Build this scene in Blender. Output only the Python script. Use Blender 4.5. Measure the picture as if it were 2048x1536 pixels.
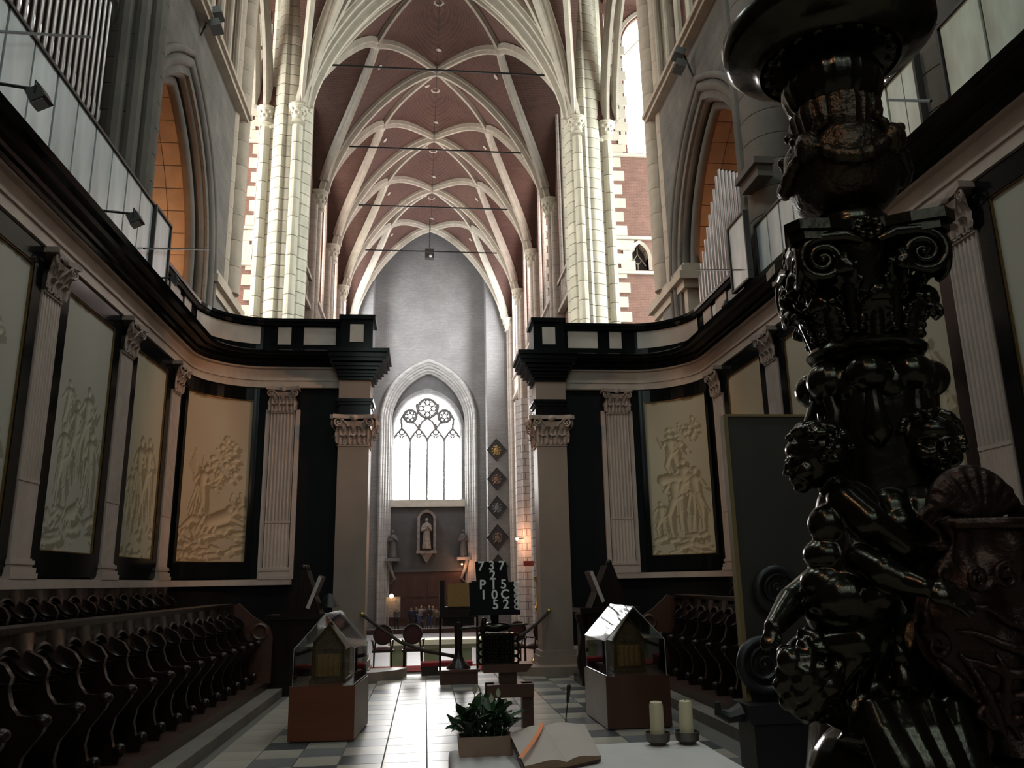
import bpy, math, random
import numpy as np
from math import pi, sin, cos, sqrt, radians
from mathutils import Vector, Matrix
random.seed(7)
for o in list(bpy.data.objects): bpy.data.objects.remove(o)
sc = bpy.context.scene
COL = sc.collection

# ------------------------------------------------------------------ camera
F = 1600.0                      # focal length in pixels of the 2048 x 1536 frame
VP = (850.0, 1166.0)            # where the axis of the church vanishes
ROLL = radians(1.1)
CAM = np.array([-.65, 0., 2.2])
_n = np.array([(VP[0]-1024)/F, (VP[1]-768)/F, 1.]); _n /= np.linalg.norm(_n)
_h = np.array([cos(ROLL), -sin(ROLL), 0.])
_u = np.cross(_n, _h)
if _u[1] > 0: _u = -_u
_u /= np.linalg.norm(_u)
_r = np.cross(_n, _u)
if _r[0] < 0: _r = -_r
RW = np.array([_r, _n, _u])     # world = RW @ (right, down, forward)
def ray(px, py): return RW @ np.array([(px-1024)/F, (py-768)/F, 1.])
def onY(px, py, y):
    d = ray(px, py); return CAM + d*(y/d[1])
def onX(px, py, x):
    d = ray(px, py); return CAM + d*((x-CAM[0])/d[0])
def onZ(px, py, z):
    d = ray(px, py); return CAM + d*((z-CAM[2])/d[2])
cd = bpy.data.cameras.new('camera'); cam = bpy.data.objects.new('camera', cd); COL.objects.link(cam)
cd.sensor_width = 36; cd.lens = F/2048*36; cd.clip_start = .05; cd.clip_end = 300
cam.matrix_world = Matrix(((RW[0,0], -RW[0,1], -RW[0,2], CAM[0]), (RW[1,0], -RW[1,1], -RW[1,2], CAM[1]),
                           (RW[2,0], -RW[2,1], -RW[2,2], CAM[2]), (0,0,0,1)))
sc.camera = cam

# ------------------------------------------------------------------ world, light, exposure
w = bpy.data.worlds.new('world'); sc.world = w; w.use_nodes = True
w.node_tree.nodes['Background'].inputs[0].default_value = (.75,.85,.9,1)
w.node_tree.nodes['Background'].inputs[1].default_value = .02
sc.view_settings.view_transform = 'Standard'; sc.view_settings.look = 'None'
sc.view_settings.exposure = 0.0; sc.view_settings.gamma = 1.0; sc.view_settings.use_curve_mapping = False
def lamp(kind, name, loc, power, col=(1,1,1), target=None, size=.2, spot=60, blend=.5, sy=None):
    l = bpy.data.lights.new(name, kind); l.energy = power; l.color = col
    if kind == 'AREA':
        l.size = size
        if sy: l.shape = 'RECTANGLE'; l.size_y = sy
    elif kind == 'SPOT': l.spot_size = radians(spot); l.spot_blend = blend; l.shadow_soft_size = size
    else: l.shadow_soft_size = size
    o = bpy.data.objects.new(name, l); COL.objects.link(o); o.location = loc
    if target is not None:
        o.rotation_euler = (Vector(target)-Vector(loc)).to_track_quat('-Z', 'Y').to_euler()
    return o
DAY = (.84,1.,.96); WARM = (1.,.55,.26)
# daylight entering through the tall windows of the transepts (outside the frame, at the ends of the arms)
lamp('AREA','transept_daylight', (-18.5,31,18), 6800, (1.,.98,.90), (-7,34,17), 7, sy=18)
lamp('AREA','transept_daylight', (18.5,31,18), 6800, (.95,1.,.95), (7,34,17), 7, sy=18)
# daylight through the nave clerestory, one window a bay on both sides
for i,(y,cl,cr) in enumerate(((46.8,(1.,.84,.78),(1.,.82,.72)),(54.4,(1.,.80,.80),(1.,.92,.76)))):
    lamp('AREA','clerestory_daylight', (7.6,y,23.), 620, cl, (-7.,y-1.5,25.5), 2.6, sy=7)
    lamp('AREA','clerestory_daylight', (-8.4,y,23.), 620, cr, (6.8,y-1.5,25.5), 2.6, sy=7)
lamp('AREA','clerestory_daylight', (7.6,61.9,22.), 1900, (.97,.98,1.), (-3.,67.,20), 2.6, sy=8)
lamp('AREA','clerestory_daylight', (-8.4,61.9,22.), 1900, (.97,.98,1.), (2.4,67.,20), 2.6, sy=8)
# daylight through the clerestory and apse windows of the choir
for y,e in ((-5,80),(5,950),(16,1300)):
    lamp('AREA','choir_clerestory_daylight', (7.15,y,23), e, DAY, (-5,y+2,4), 2.6, sy=6)
    lamp('AREA','choir_clerestory_daylight', (-7.0,y,23), e*.8, DAY, (5,y+2,4), 2.6, sy=6)
for x in (-4.2,0,4.2):
    lamp('AREA','apse_daylight', (x,-13.4,15), 115, (.70,1.,.92), (x*.6,12,6), 1.2, sy=6)

# ------------------------------------------------------------------ mesh helpers
class G:
    def __init__(s): s.v=[]; s.f=[]; s.m=[]
    def add(s, vs, fs, mi=0):
        b=len(s.v); s.v.extend([tuple(map(float,p)) for p in vs]); s.f.extend([tuple(b+i for i in f) for f in fs]); s.m.extend([mi]*len(fs)); return s
    def box(s, x0,x1,y0,y1,z0,z1, mi=0):
        v=[(x,y,z) for z in (z0,z1) for y in (y0,y1) for x in (x0,x1)]
        return s.add(v, [(0,2,3,1),(4,5,7,6),(0,1,5,4),(2,6,7,3),(0,4,6,2),(1,3,7,5)], mi)
    def obox(s, c, sx,sy,sz, R=None, mi=0):
        R = R or Matrix.Identity(3); c=Vector(c)
        v=[c+R@Vector((x*sx/2,y*sy/2,z*sz/2)) for z in (-1,1) for y in (-1,1) for x in (-1,1)]
        return s.add(v, [(0,2,3,1),(4,5,7,6),(0,1,5,4),(2,6,7,3),(0,4,6,2),(1,3,7,5)], mi)
    def prism(s, poly, O, U, V, W, mi=0):
        O,U,V,W=map(Vector,(O,U,V,W)); n=len(poly)
        a=[O+U*p[0]+V*p[1] for p in poly]; b=[p+W for p in a]
        return s.add(a+b, [tuple(range(n))[::-1], tuple(range(n,2*n))]+[(i,(i+1)%n,n+(i+1)%n,n+i) for i in range(n)], mi)
    def zprism(s, poly, z0, z1, mi=0): return s.prism(poly,(0,0,z0),(1,0,0),(0,1,0),(0,0,z1-z0),mi)
    def lathe(s, prof, n=24, c=(0,0,0), fn=None, mi=0, a0=0., a1=2*pi):
        full = abs(a1-a0-2*pi)<1e-6; m=n if full else n+1
        vs=[]
        for r,z in prof:
            for i in range(m):
                a=a0+(a1-a0)*i/n; rr=r*(fn(a,z) if fn else 1)
                vs.append((c[0]+rr*cos(a), c[1]+rr*sin(a), c[2]+z))
        fs=[]
        for j in range(len(prof)-1):
            for i in range(n):
                k=(i+1)%m if full else i+1
                fs.append((j*m+i, j*m+k, (j+1)*m+k, (j+1)*m+i))
        if full:
            if prof[0][0]>1e-5: fs.append(tuple(range(m))[::-1])
            if prof[-1][0]>1e-5: fs.append(tuple((len(prof)-1)*m+i for i in range(m)))
        return s.add(vs,fs,mi)
    def sweep(s, path, prof, N, B, closed=False, cap=True, mi=0):
        k=len(prof); n=len(path); vs=[]
        for p,a,b in zip(path,N,B):
            p=Vector(p); a=Vector(a); b=Vector(b)
            vs += [p+a*q[0]+b*q[1] for q in prof]
        fs=[]
        for j in range(n if closed else n-1):
            J=(j+1)%n
            for i in range(k): fs.append((j*k+i, j*k+(i+1)%k, J*k+(i+1)%k, J*k+i))
        if cap and not closed: fs += [tuple(range(k))[::-1], tuple((n-1)*k+i for i in range(k))]
        return s.add(vs,fs,mi)
    def tube(s, path, r, n=8, mi=0, cap=True, closed=False):
        P=[Vector(p) for p in path]; m=len(P)
        rs=[r]*m if not hasattr(r,'__len__') else list(r)
        up=Vector((0,0,1)); vs=[]; prev=None
        for i,p in enumerate(P):
            t=(P[(i+1)%m]-P[i-1]) if closed else (P[min(i+1,m-1)]-P[max(i-1,0)])
            t.normalize()
            if prev is None:
                a=t.cross(up)
                if a.length<.05: a=t.cross(Vector((1,0,0)))
            else: a=prev-t*prev.dot(t)
            a.normalize(); prev=a; b=t.cross(a)
            vs += [p+(a*cos(2*pi*k/n)+b*sin(2*pi*k/n))*rs[i] for k in range(n)]
        fs=[]
        for j in range(m if closed else m-1):
            J=(j+1)%m
            for k in range(n): fs.append((j*n+k, j*n+(k+1)%n, J*n+(k+1)%n, J*n+k))
        if cap and not closed: fs += [tuple(range(n))[::-1], tuple((m-1)*n+k for k in range(n))]
        return s.add(vs,fs,mi)
    def sphere(s, c, r, nu=20, nv=14, mi=0, R=None):
        if not hasattr(r,'__len__'): r=(r,r,r)
        c=Vector(c); vs=[Vector((0,0,-r[2]))]
        for j in range(1,nv):
            t=-pi/2+pi*j/nv
            for i in range(nu): vs.append(Vector((r[0]*cos(t)*cos(2*pi*i/nu), r[1]*cos(t)*sin(2*pi*i/nu), r[2]*sin(t))))
        vs.append(Vector((0,0,r[2])))
        if R: vs=[R@p for p in vs]
        vs=[c+p for p in vs]; L=len(vs)-1
        fs=[(0,1+(i+1)%nu,1+i) for i in range(nu)]
        for j in range(nv-2):
            for i in range(nu): fs.append((1+j*nu+i,1+j*nu+(i+1)%nu,1+(j+1)*nu+(i+1)%nu,1+(j+1)*nu+i))
        fs += [(L,1+(nv-2)*nu+i,1+(nv-2)*nu+(i+1)%nu) for i in range(nu)]
        return s.add(vs,fs,mi)
    def capsule(s, a, b, ra, rb, n=10, mi=0):
        a=Vector(a); b=Vector(b); d=(b-a); L=d.length; d.normalize()
        pth=[];rr=[]
        for k in range(5):
            t=k/4*pi/2; pth.append(a-d*ra*cos(t)); rr.append(max(ra*sin(t),.0005))
        for k in range(5):
            t=k/4*pi/2; pth.append(b+d*rb*sin(t)); rr.append(max(rb*cos(t),.0005))
        return s.tube(pth, rr, n, mi)
    def grid(s, fn, nu, nv, mi=0):
        vs=[fn(i/nu,j/nv) for j in range(nv+1) for i in range(nu+1)]
        fs=[(j*(nu+1)+i,j*(nu+1)+i+1,(j+1)*(nu+1)+i+1,(j+1)*(nu+1)+i) for j in range(nv) for i in range(nu)]
        return s.add(vs,fs,mi)
    def arc(s, c, U, V, R, r, a0=0, a1=2*pi, n=24, m=6, mi=0):
        c,U,V=map(Vector,(c,U,V)); cl=abs(a1-a0-2*pi)<1e-6
        return s.tube([c+U*R*cos(a0+(a1-a0)*i/n)+V*R*sin(a0+(a1-a0)*i/n) for i in range(n if cl else n+1)], r, m, mi, True, cl)
    def xf(s, M, start=0):
        s.v[start:]=[tuple(M@Vector(p)) for p in s.v[start:]]; return s
    def mirror(s, cx):
        s.v=[(2*cx-p[0],p[1],p[2]) for p in s.v]; s.f=[f[::-1] for f in s.f]; return s
    def mesh(s, name, mats, smooth=None):
        me=bpy.data.meshes.new(name); me.from_pydata(s.v,[],s.f); 
        for m in (mats if isinstance(mats,(list,tuple)) else [mats]): me.materials.append(MAT[m])
        if any(s.m): me.polygons.foreach_set('material_index', s.m)
        me.update()
        if smooth is not None:
            me.polygons.foreach_set('use_smooth',[True]*len(me.polygons)); me.set_sharp_from_angle(angle=radians(smooth))
        return me
    def build(s, name, mats, parent=None, smooth=None, loc=None): return put(name, s.mesh(name,mats,smooth), parent, loc)
def put(name, me, parent=None, loc=None, rot=None):
    o=bpy.data.objects.new(name, me); COL.objects.link(o)
    if parent is not None: o.parent=parent
    if loc is not None: o.location=loc
    if rot is not None: o.rotation_euler=rot
    return o
def tag(o, label, cat, group=None, kind=None):
    o['label']=label; o['category']=cat
    if group: o['group']=group
    if kind: o['kind']=kind
    return o
def struct(o, label=None):
    o['kind']='structure'
    if label: o['label']=label
    return o
def thing(name, label, cat, loc=(0,0,0), rz=0, group=None, kind=None):
    o=bpy.data.objects.new(name,None); COL.objects.link(o); o.location=loc; o.rotation_euler=(0,0,rz); o.empty_display_size=.2
    return tag(o,label,cat,group,kind)
def blob(g, voxel, it=4, fac=.5):
    """melt a union of shapes into one continuous skin"""
    me=bpy.data.meshes.new('tmp'); me.from_pydata(g.v,[],g.f); me.update()
    o=bpy.data.objects.new('tmp',me); COL.objects.link(o)
    m=o.modifiers.new('r','REMESH'); m.mode='VOXEL'; m.voxel_size=voxel
    if it:
        m=o.modifiers.new('s','SMOOTH'); m.iterations=it; m.factor=fac
    dg=bpy.context.evaluated_depsgraph_get(); dg.update()
    r=bpy.data.meshes.new_from_object(o.evaluated_get(dg))
    bpy.data.objects.remove(o); bpy.data.meshes.remove(me)
    r.materials.clear(); r.polygons.foreach_set('use_smooth',[True]*len(r.polygons))
    return r
def putm(name, me, mat, parent=None, loc=None, rot=None):
    me.materials.clear(); me.materials.append(MAT[mat]); me.name=name
    return put(name, me, parent, loc, rot)
def leafstrip(g,bx,by,bz,ox,oy,wd,h,curl,n=7):
    """leaf standing at (bx,by,bz), leaning along (ox,oy)"""
    tx,ty=-oy,ox
    def fn(u,v):
        w_=wd*(.55+.45*sin(pi*min(1,v*1.1+.12)))*(1 if v<.8 else 1-(v-.8)*2.2); a=(u-.5)*w_*(1+.12*sin(v*17))
        o=.02+.05*h*v+curl*max(0,v-.55)**1.6*3.2; z=h*v-(curl*1.6*max(0,v-.82)*2.6 if v>.82 else 0)
        o+= -.03*abs(u-.5)*2*h*.5+.012*cos((u-.5)*4*pi)
        return (bx+ox*o+tx*a,by+oy*o+ty*a,bz+z)
    g.grid(fn,6,n); 
def spiral(g,c,U,V,R,r,turns=1.75,a0=0,sgn=1,n=30,m=6):
    c,U,V=map(Vector,(c,U,V)); P=[];rr=[]
    for i in range(n+1):
        q=i/n; a=a0+sgn*2*pi*turns*q; R_=R*(1-.86*q); P.append(c+U*R_*cos(a)+V*R_*sin(a)); rr.append(r*(1-.55*q))
    g.tube(P,rr,m); g.sphere(c,R*.16,8,6)
ORD=['first','second','third','fourth','fifth','sixth','seventh','eighth','ninth','tenth','eleventh','twelfth','thirteenth','fourteenth','fifteenth','sixteenth','seventeenth']

# ------------------------------------------------------------------ materials
MAT={}
def mat(name, col, rough=.6, metal=0., col2=None, nscale=4., detail=4., brick=None, bump=0., bscale=None, spec=.5, rand=0., emit=None, attr=None, stretch=None, coat=0., alpha=None):
    m=bpy.data.materials.new(name); m.use_nodes=True; MAT[name]=m
    nt=m.node_tree; N=nt.nodes; L=nt.links; b=N['Principled BSDF']
    b.inputs['Roughness'].default_value=rough; b.inputs['Metallic'].default_value=metal
    b.inputs['Specular IOR Level'].default_value=spec
    if coat: b.inputs['Coat Weight'].default_value=coat; b.inputs['Coat Roughness'].default_value=.12
    tc=N.new('ShaderNodeTexCoord'); vec=tc.outputs['Object']
    if stretch:
        mp=N.new('ShaderNodeMapping'); mp.inputs['Scale'].default_value=stretch; L.new(vec,mp.inputs[0]); nv=mp.outputs[0]
    else: nv=vec
    no=N.new('ShaderNodeTexNoise'); no.inputs['Scale'].default_value=nscale; no.inputs['Detail'].default_value=detail; L.new(nv,no.inputs['Vector'])
    def mix(fac,a,c,mode='MIX'):
        x=N.new('ShaderNodeMix'); x.data_type='RGBA'; x.blend_type=mode
        if hasattr(fac,'links'): L.new(fac,x.inputs[0])
        else: x.inputs[0].default_value=fac
        for q,i in ((a,6),(c,7)):
            if hasattr(q,'links'): L.new(q,x.inputs[i])
            else: x.inputs[i].default_value=(*q,1)
        return x.outputs[2]
    out=None
    if attr:
        at=N.new('ShaderNodeAttribute'); at.attribute_name=attr; out=at.outputs['Color']
    if col2 is not None:
        rp=N.new('ShaderNodeMapRange'); rp.inputs[1].default_value=.3; rp.inputs[2].default_value=.7; L.new(no.outputs[0],rp.inputs[0])
        out=mix(rp.outputs[0], col, col2)
    hgt=no.outputs[0]
    if brick:
        bw,rh,ms,mc=brick[:4]
        sp=N.new('ShaderNodeSeparateXYZ'); L.new(vec,sp.inputs[0])
        ad=N.new('ShaderNodeMath'); ad.operation='ADD'; L.new(sp.outputs[0],ad.inputs[0]); L.new(sp.outputs[1],ad.inputs[1])
        cb=N.new('ShaderNodeCombineXYZ'); L.new(ad.outputs[0],cb.inputs[0]); L.new(sp.outputs[2],cb.inputs[1])
        bk=N.new('ShaderNodeTexBrick'); L.new(cb.outputs[0],bk.inputs['Vector'])
        bk.inputs['Scale'].default_value=1; bk.inputs['Brick Width'].default_value=bw; bk.inputs['Row Height'].default_value=rh
        bk.inputs['Mortar Size'].default_value=ms; bk.inputs['Mortar Smooth'].default_value=.3
        v=brick[4] if len(brick)>4 else .18
        bk.inputs['Color1'].default_value=(1-v,1-v,1-v,1); bk.inputs['Color2'].default_value=(1,1,1,1); bk.inputs['Mortar'].default_value=(*mc,1)
        base=out if out is not None else col
        out=mix(1., base, bk.outputs[0], 'MULTIPLY')
    if rand:
        oi=N.new('ShaderNodeObjectInfo'); rp=N.new('ShaderNodeMapRange'); rp.inputs[3].default_value=1-rand; rp.inputs[4].default_value=1.
        L.new(oi.outputs['Random'],rp.inputs[0])
        cb=N.new('ShaderNodeCombineColor')
        for i in range(3): L.new(rp.outputs[0],cb.inputs[i])
        out=mix(1., out if out is not None else col, cb.outputs[0],'MULTIPLY')
    if out is None: b.inputs['Base Color'].default_value=(*col,1)
    else: L.new(out,b.inputs['Base Color'])
    if bump:
        bp=N.new('ShaderNodeBump'); bp.inputs['Strength'].default_value=bump; bp.inputs['Distance'].default_value=.03
        src=no.outputs[0]
        if bscale:
            n2=N.new('ShaderNodeTexNoise'); n2.inputs['Scale'].default_value=bscale; n2.inputs['Detail'].default_value=5; L.new(nv,n2.inputs['Vector']); src=n2.outputs[0]
        L.new(src,bp.inputs['Height']); L.new(bp.outputs[0],b.inputs['Normal'])
    if emit:
        b.inputs['Emission Color'].default_value=(*emit[0],1); b.inputs['Emission Strength'].default_value=emit[1]
    return m
mat('stone_pale',(.64,.61,.50),.8,col2=(.50,.48,.39),nscale=1.3,bump=.25,bscale=9,rand=.16)
mat('stone_joint',(.16,.14,.11),.95)
mat('stone_warm',(.46,.37,.29),.8,col2=(.33,.27,.21),nscale=1.5,bump=.25,bscale=8,rand=.12)
mat('stone_ashlar',(.47,.42,.35),.82,col2=(.36,.32,.27),nscale=1.2,brick=(.75,.38,.012,(.35,.32,.28)),bump=.25,bscale=9)
mat('stone_shaft',(.52,.46,.40),.8,col2=(.42,.37,.32),nscale=1.5,brick=(9,.5,.012,(.5,.46,.42),.1),bump=.15,bscale=8)
mat('stone_rib',(.52,.48,.40),.8,col2=(.41,.38,.32),nscale=2.5,bump=.2,bscale=8,rand=.1)
mat('stone_grey',(.25,.25,.25),.85,col2=(.17,.17,.17),nscale=1.1,brick=(.7,.22,.012,(.6,.6,.6)),bump=.2,bscale=8)
mat('stone_west',(.40,.39,.38),.82,col2=(.31,.31,.30),nscale=1.5,brick=(9,.5,.014,(.55,.54,.53),.1),bump=.15,bscale=8)
mat('stone_darkwall',(.155,.137,.118),.85,col2=(.10,.09,.078),nscale=1.1,brick=(.9,.42,.012,(.6,.58,.55),.15),bump=.3,bscale=7)
mat('stone_dark',(.155,.13,.108),.85,col2=(.095,.08,.068),nscale=.9,bump=.3,bscale=6,rand=.1)
mat('stone_lattice',(.50,.46,.43),.8,col2=(.40,.37,.35),nscale=2.,brick=(.55,.5,.03,(.42,.38,.36),.06),bump=.15)
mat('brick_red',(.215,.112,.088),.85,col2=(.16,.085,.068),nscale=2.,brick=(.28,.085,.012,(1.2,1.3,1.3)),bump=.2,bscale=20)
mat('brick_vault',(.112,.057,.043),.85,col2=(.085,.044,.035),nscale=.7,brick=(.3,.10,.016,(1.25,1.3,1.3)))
mat('brick_grey',(.27,.265,.26),.85,col2=(.20,.20,.198),nscale=.5,brick=(.32,.11,.014,(.72,.72,.72)))
mat('quoin',(.62,.58,.50),.8,col2=(.52,.48,.41),nscale=2,rand=.15)
mat('marble_black',(.004,.0045,.005),.13,col2=(.007,.0075,.008),nscale=3,spec=.1)
mat('slate_black',(.004,.0042,.005),.6,spec=.15)
mat('marble_white',(.45,.36,.315),.42,col2=(.36,.285,.25),nscale=2.2,detail=8,rand=.1)
mat('marble_pillar',(.235,.172,.135),.4,col2=(.195,.145,.115),nscale=1.4,detail=8)
mat('capital_stone',(.36,.28,.24),.6,col2=(.25,.19,.165),nscale=5,bump=.3,bscale=14)
mat('balustrade_marble',(.50,.40,.33),.45,col2=(.36,.29,.25),nscale=1.6,detail=8)
mat('gold',(.22,.14,.05),.45,.8,col2=(.14,.08,.03),nscale=18)
mat('canvas',(1,1,1),.62,attr='Col',spec=.3)
mat('board_paint',(.78,.84,.84),.26,col2=(.46,.50,.52),nscale=2.6,detail=9,stretch=(1,1,.22),rand=.22)
mat('board_paint_green',(.80,.90,.78),.26,col2=(.48,.48,.38),nscale=2.4,detail=8,stretch=(1,1,.3),rand=.14)
mat('board_gap',(.012,.01,.01),.8)
mat('frame_dark',(.03,.026,.024),.5)
mat('pipe_metal',(.30,.26,.25),.34,1.,col2=(.22,.19,.18),nscale=2)
mat('pipe_mouth',(.85,.82,.78),.25,.6)
mat('organ_wood',(.10,.035,.022),.6,col2=(.06,.022,.015),nscale=3)
mat('iron',(.012,.011,.011),.5,.4)
mat('lamp_body',(.045,.04,.036),.45,.3)
mat('lamp_glass',(.35,.36,.36),.2)
mat('oak_dark',(.014,.006,.0045),.30,col2=(.007,.0036,.003),nscale=5,stretch=(1,1,.2),bump=.12,bscale=16,spec=.32)
mat('oak_floor',(.05,.022,.014),.4,col2=(.03,.014,.010),nscale=3,stretch=(.3,3,1))
mat('wood_red',(.135,.036,.012),.4,col2=(.10,.026,.009),nscale=3,stretch=(.25,.25,4))
mat('wood_side_lit',(.28,.22,.19),.4,col2=(.22,.17,.15),nscale=3)  # case sides paler than the fronts: their lit look is in the colour
mat('wood_brown',(.075,.026,.014),.42,col2=(.05,.018,.010),nscale=3,stretch=(1,1,.2))
mat('wood_reliquary',(.13,.07,.03),.4,.2,col2=(.07,.035,.016),nscale=14,bump=.5,bscale=40)
mat('tile_white',(.39,.34,.285),.33,col2=(.31,.27,.23),nscale=1.4,detail=8,rand=.2,spec=.55)
mat('tile_grey',(.17,.17,.17),.33,col2=(.14,.14,.145),nscale=1.6,detail=8,rand=.2,spec=.55)
mat('tile_black',(.075,.08,.085),.32,col2=(.05,.053,.056),nscale=1.6,detail=8,rand=.2,spec=.55)
mat('grout',(.10,.09,.08),.8)
mat('floor_nave',(.13,.13,.14),.4,col2=(.09,.09,.10),nscale=.6,brick=(.8,.8,.015,(.6,.6,.6)))
mat('carpet_red',(.28,.012,.018),.95,col2=(.20,.008,.012),nscale=9,bump=.4,bscale=60)
mat('bronze',(.046,.041,.030),.20,.9,col2=(.024,.023,.018),nscale=5,detail=6,bump=.10,bscale=18)
mat('bronze_shield',(.036,.019,.014),.40,.8,col2=(.022,.012,.009),nscale=5,detail=6,bump=.35,bscale=22)
mat('bronze_rough',(.050,.036,.024),.36,.85,col2=(.026,.021,.015),nscale=6,detail=8,bump=.7,bscale=16)
mat('cloth_white',(.52,.475,.465),.75,col2=(.46,.42,.41),nscale=2,bump=.1,bscale=10)
mat('cloth_altar',(.86,.84,.66),.7)
mat('altar_green',(.16,.20,.11),.7,col2=(.22,.24,.14),nscale=3)
mat('altar_front',(.30,.28,.20),.7)
mat('wax',(.56,.49,.33),.45)
mat('wick',(.02,.02,.02),.9)
mat('pewter',(.16,.14,.125),.42,.7,col2=(.10,.09,.08),nscale=10)
mat('planter',(.36,.25,.19),.7,col2=(.30,.21,.16),nscale=6)
mat('soil',(.03,.02,.015),.95)
mat('leaf',(.020,.060,.018),.35,col2=(.012,.036,.012),nscale=9)
mat('flower',(.45,.48,.36),.6)
mat('paper',(.46,.375,.33),.7,col2=(.41,.335,.30),nscale=3)
mat('page_edge',(.30,.20,.12),.7,stretch=(1,1,30),col2=(.22,.14,.09),nscale=8)
mat('ribbon',(.75,.20,.05),.6)
mat('cover',(.05,.02,.015),.5)
mat('plastic_black',(.008,.008,.009),.45)
mat('numeral',(.80,.79,.76),.6)
mat('board_black',(.006,.006,.0065),.7,spec=.15)
mat('gilt_panel',(.30,.16,.05),.55,.3,col2=(.22,.11,.03),nscale=30,detail=6)
mat('chair_red',(.05,.008,.008),.7)
mat('chair_wood',(.018,.009,.007),.4)
mat('rope',(.03,.016,.013),.85)
mat('easel_back',(.030,.024,.018),.55,col2=(.022,.018,.014),nscale=2)
mat('easel_edge',(.17,.115,.045),.5)
mat('hatch_black',(.018,.017,.017),.6)
mat('hatch_gold',(.42,.29,.09),.5,.5,col2=(.2,.12,.05),nscale=8)
mat('hatch_red',(.24,.13,.09),.6,col2=(.08,.05,.04),nscale=8)
mat('hatch_grey',(.19,.21,.23),.6,col2=(.06,.06,.07),nscale=8)
mat('hatch_brown',(.22,.16,.11),.6,col2=(.08,.06,.05),nscale=8)
mat('statue',(.15,.132,.118),.75,col2=(.32,.26,.22),nscale=4)
mat('statue_dark',(.09,.088,.085),.75)
mat('door_wood',(.07,.028,.018),.55,col2=(.05,.02,.013),nscale=2,stretch=(3,3,.3))
mat('panel_dark',(.085,.085,.085),.8,col2=(.065,.065,.066),nscale=1.5)
mat('skin',(.45,.28,.20),.6)
mat('hair',(.03,.02,.015),.7)
for i,c in enumerate(((.02,.025,.05),(.03,.03,.03),(.10,.09,.08),(.05,.07,.16),(.16,.12,.08),(.06,.02,.02),(.22,.21,.20))): mat('cloth_%d'%i,c,.8)
mat('sign_red',(.42,.05,.03),.6)
mat('poster',(.40,.37,.33),.7,col2=(.2,.18,.17),nscale=6)
mat('bulb',(1,.6,.25),.5,emit=((1.,.55,.2),14.))
mat('window_day',(1,1,1),.5,emit=((1.,.985,.96),24.))
mat('window_side',(1,1,1),.5,emit=((.97,1.,.97),6.))
mat('window_dark',(.05,.05,.055),.3)
mat('window_soft',(1,1,1),.5,emit=((.9,.97,1.),1.2))
mat('brass',(.5,.36,.12),.3,1.)
# clear panes of the show-cases
m=bpy.data.materials.new('pane'); m.use_nodes=True; MAT['pane']=m; nt=m.node_tree; nt.nodes.clear()
o_=nt.nodes.new('ShaderNodeOutputMaterial'); mx=nt.nodes.new('ShaderNodeMixShader'); tr=nt.nodes.new('ShaderNodeBsdfTransparent'); gl=nt.nodes.new('ShaderNodeBsdfGlossy'); fr=nt.nodes.new('ShaderNodeFresnel')
fr.inputs[0].default_value=1.5; gl.inputs['Roughness'].default_value=.03; tr.inputs[0].default_value=(.93,.95,.94,1)
nt.links.new(fr.outputs[0],mx.inputs[0]); nt.links.new(tr.outputs[0],mx.inputs[1]); nt.links.new(gl.outputs[0],mx.inputs[2]); nt.links.new(mx.outputs[0],o_.inputs[0])
# ================================================================== the church
CX=.07                                    # axis of the choir
def nx(y): return -.08-.01*max(0.,y-34.4)  # the nave leans a little off that axis
NF=-1.2                                   # nave floor; choir floor is 0
def arch_pts(a, zs, za, n=12):
    h=za-zs; R=(a*a+h*h)/(2*a); L=[]
    th=math.atan2(h, R-a)                  # angle at apex seen from centre of the left arc
    for i in range(n+1):
        t=th*i/n; L.append((-a+R-R*cos(t), zs+R*sin(t)))
    return L+[(-x,z) for x,z in L[::-1][1:]]
def archwall(g, mp, s0, s1, z0, z1, ops, th, mi=0):
    """wall slab in (s,t,z) with pointed openings (c,a,zb,zs,za)"""
    cols=[(s0,None)]
    for c,a,zb,zs,za in sorted(ops):
        P=arch_pts(a,zs,za)
        cols += [(c-a,None)]+[(c+x,(zb,z)) for x,z in P]+[(c+a,None)]
    cols += [(s1,None)]
    for (sa,oa),(sb,ob) in zip(cols[:-1],cols[1:]):
        if sb-sa<1e-6: 
            continue
        def quad(za0,za1,zb0,zb1):
            v=[mp(sa,0,za0),mp(sb,0,zb0),mp(sb,0,zb1),mp(sa,0,za1),mp(sa,th,za0),mp(sb,th,zb0),mp(sb,th,zb1),mp(sa,th,za1)]
            g.add(v,[(0,1,2,3),(7,6,5,4),(0,4,5,1),(3,2,6,7),(0,3,7,4),(1,5,6,2)],mi)
        if oa and ob:
            quad(oa[1],z1,ob[1],z1)
            if oa[0]>z0+1e-3: quad(z0,oa[0],z0,ob[0])
        else: quad(z0,z1,z0,z1)
    return g
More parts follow.
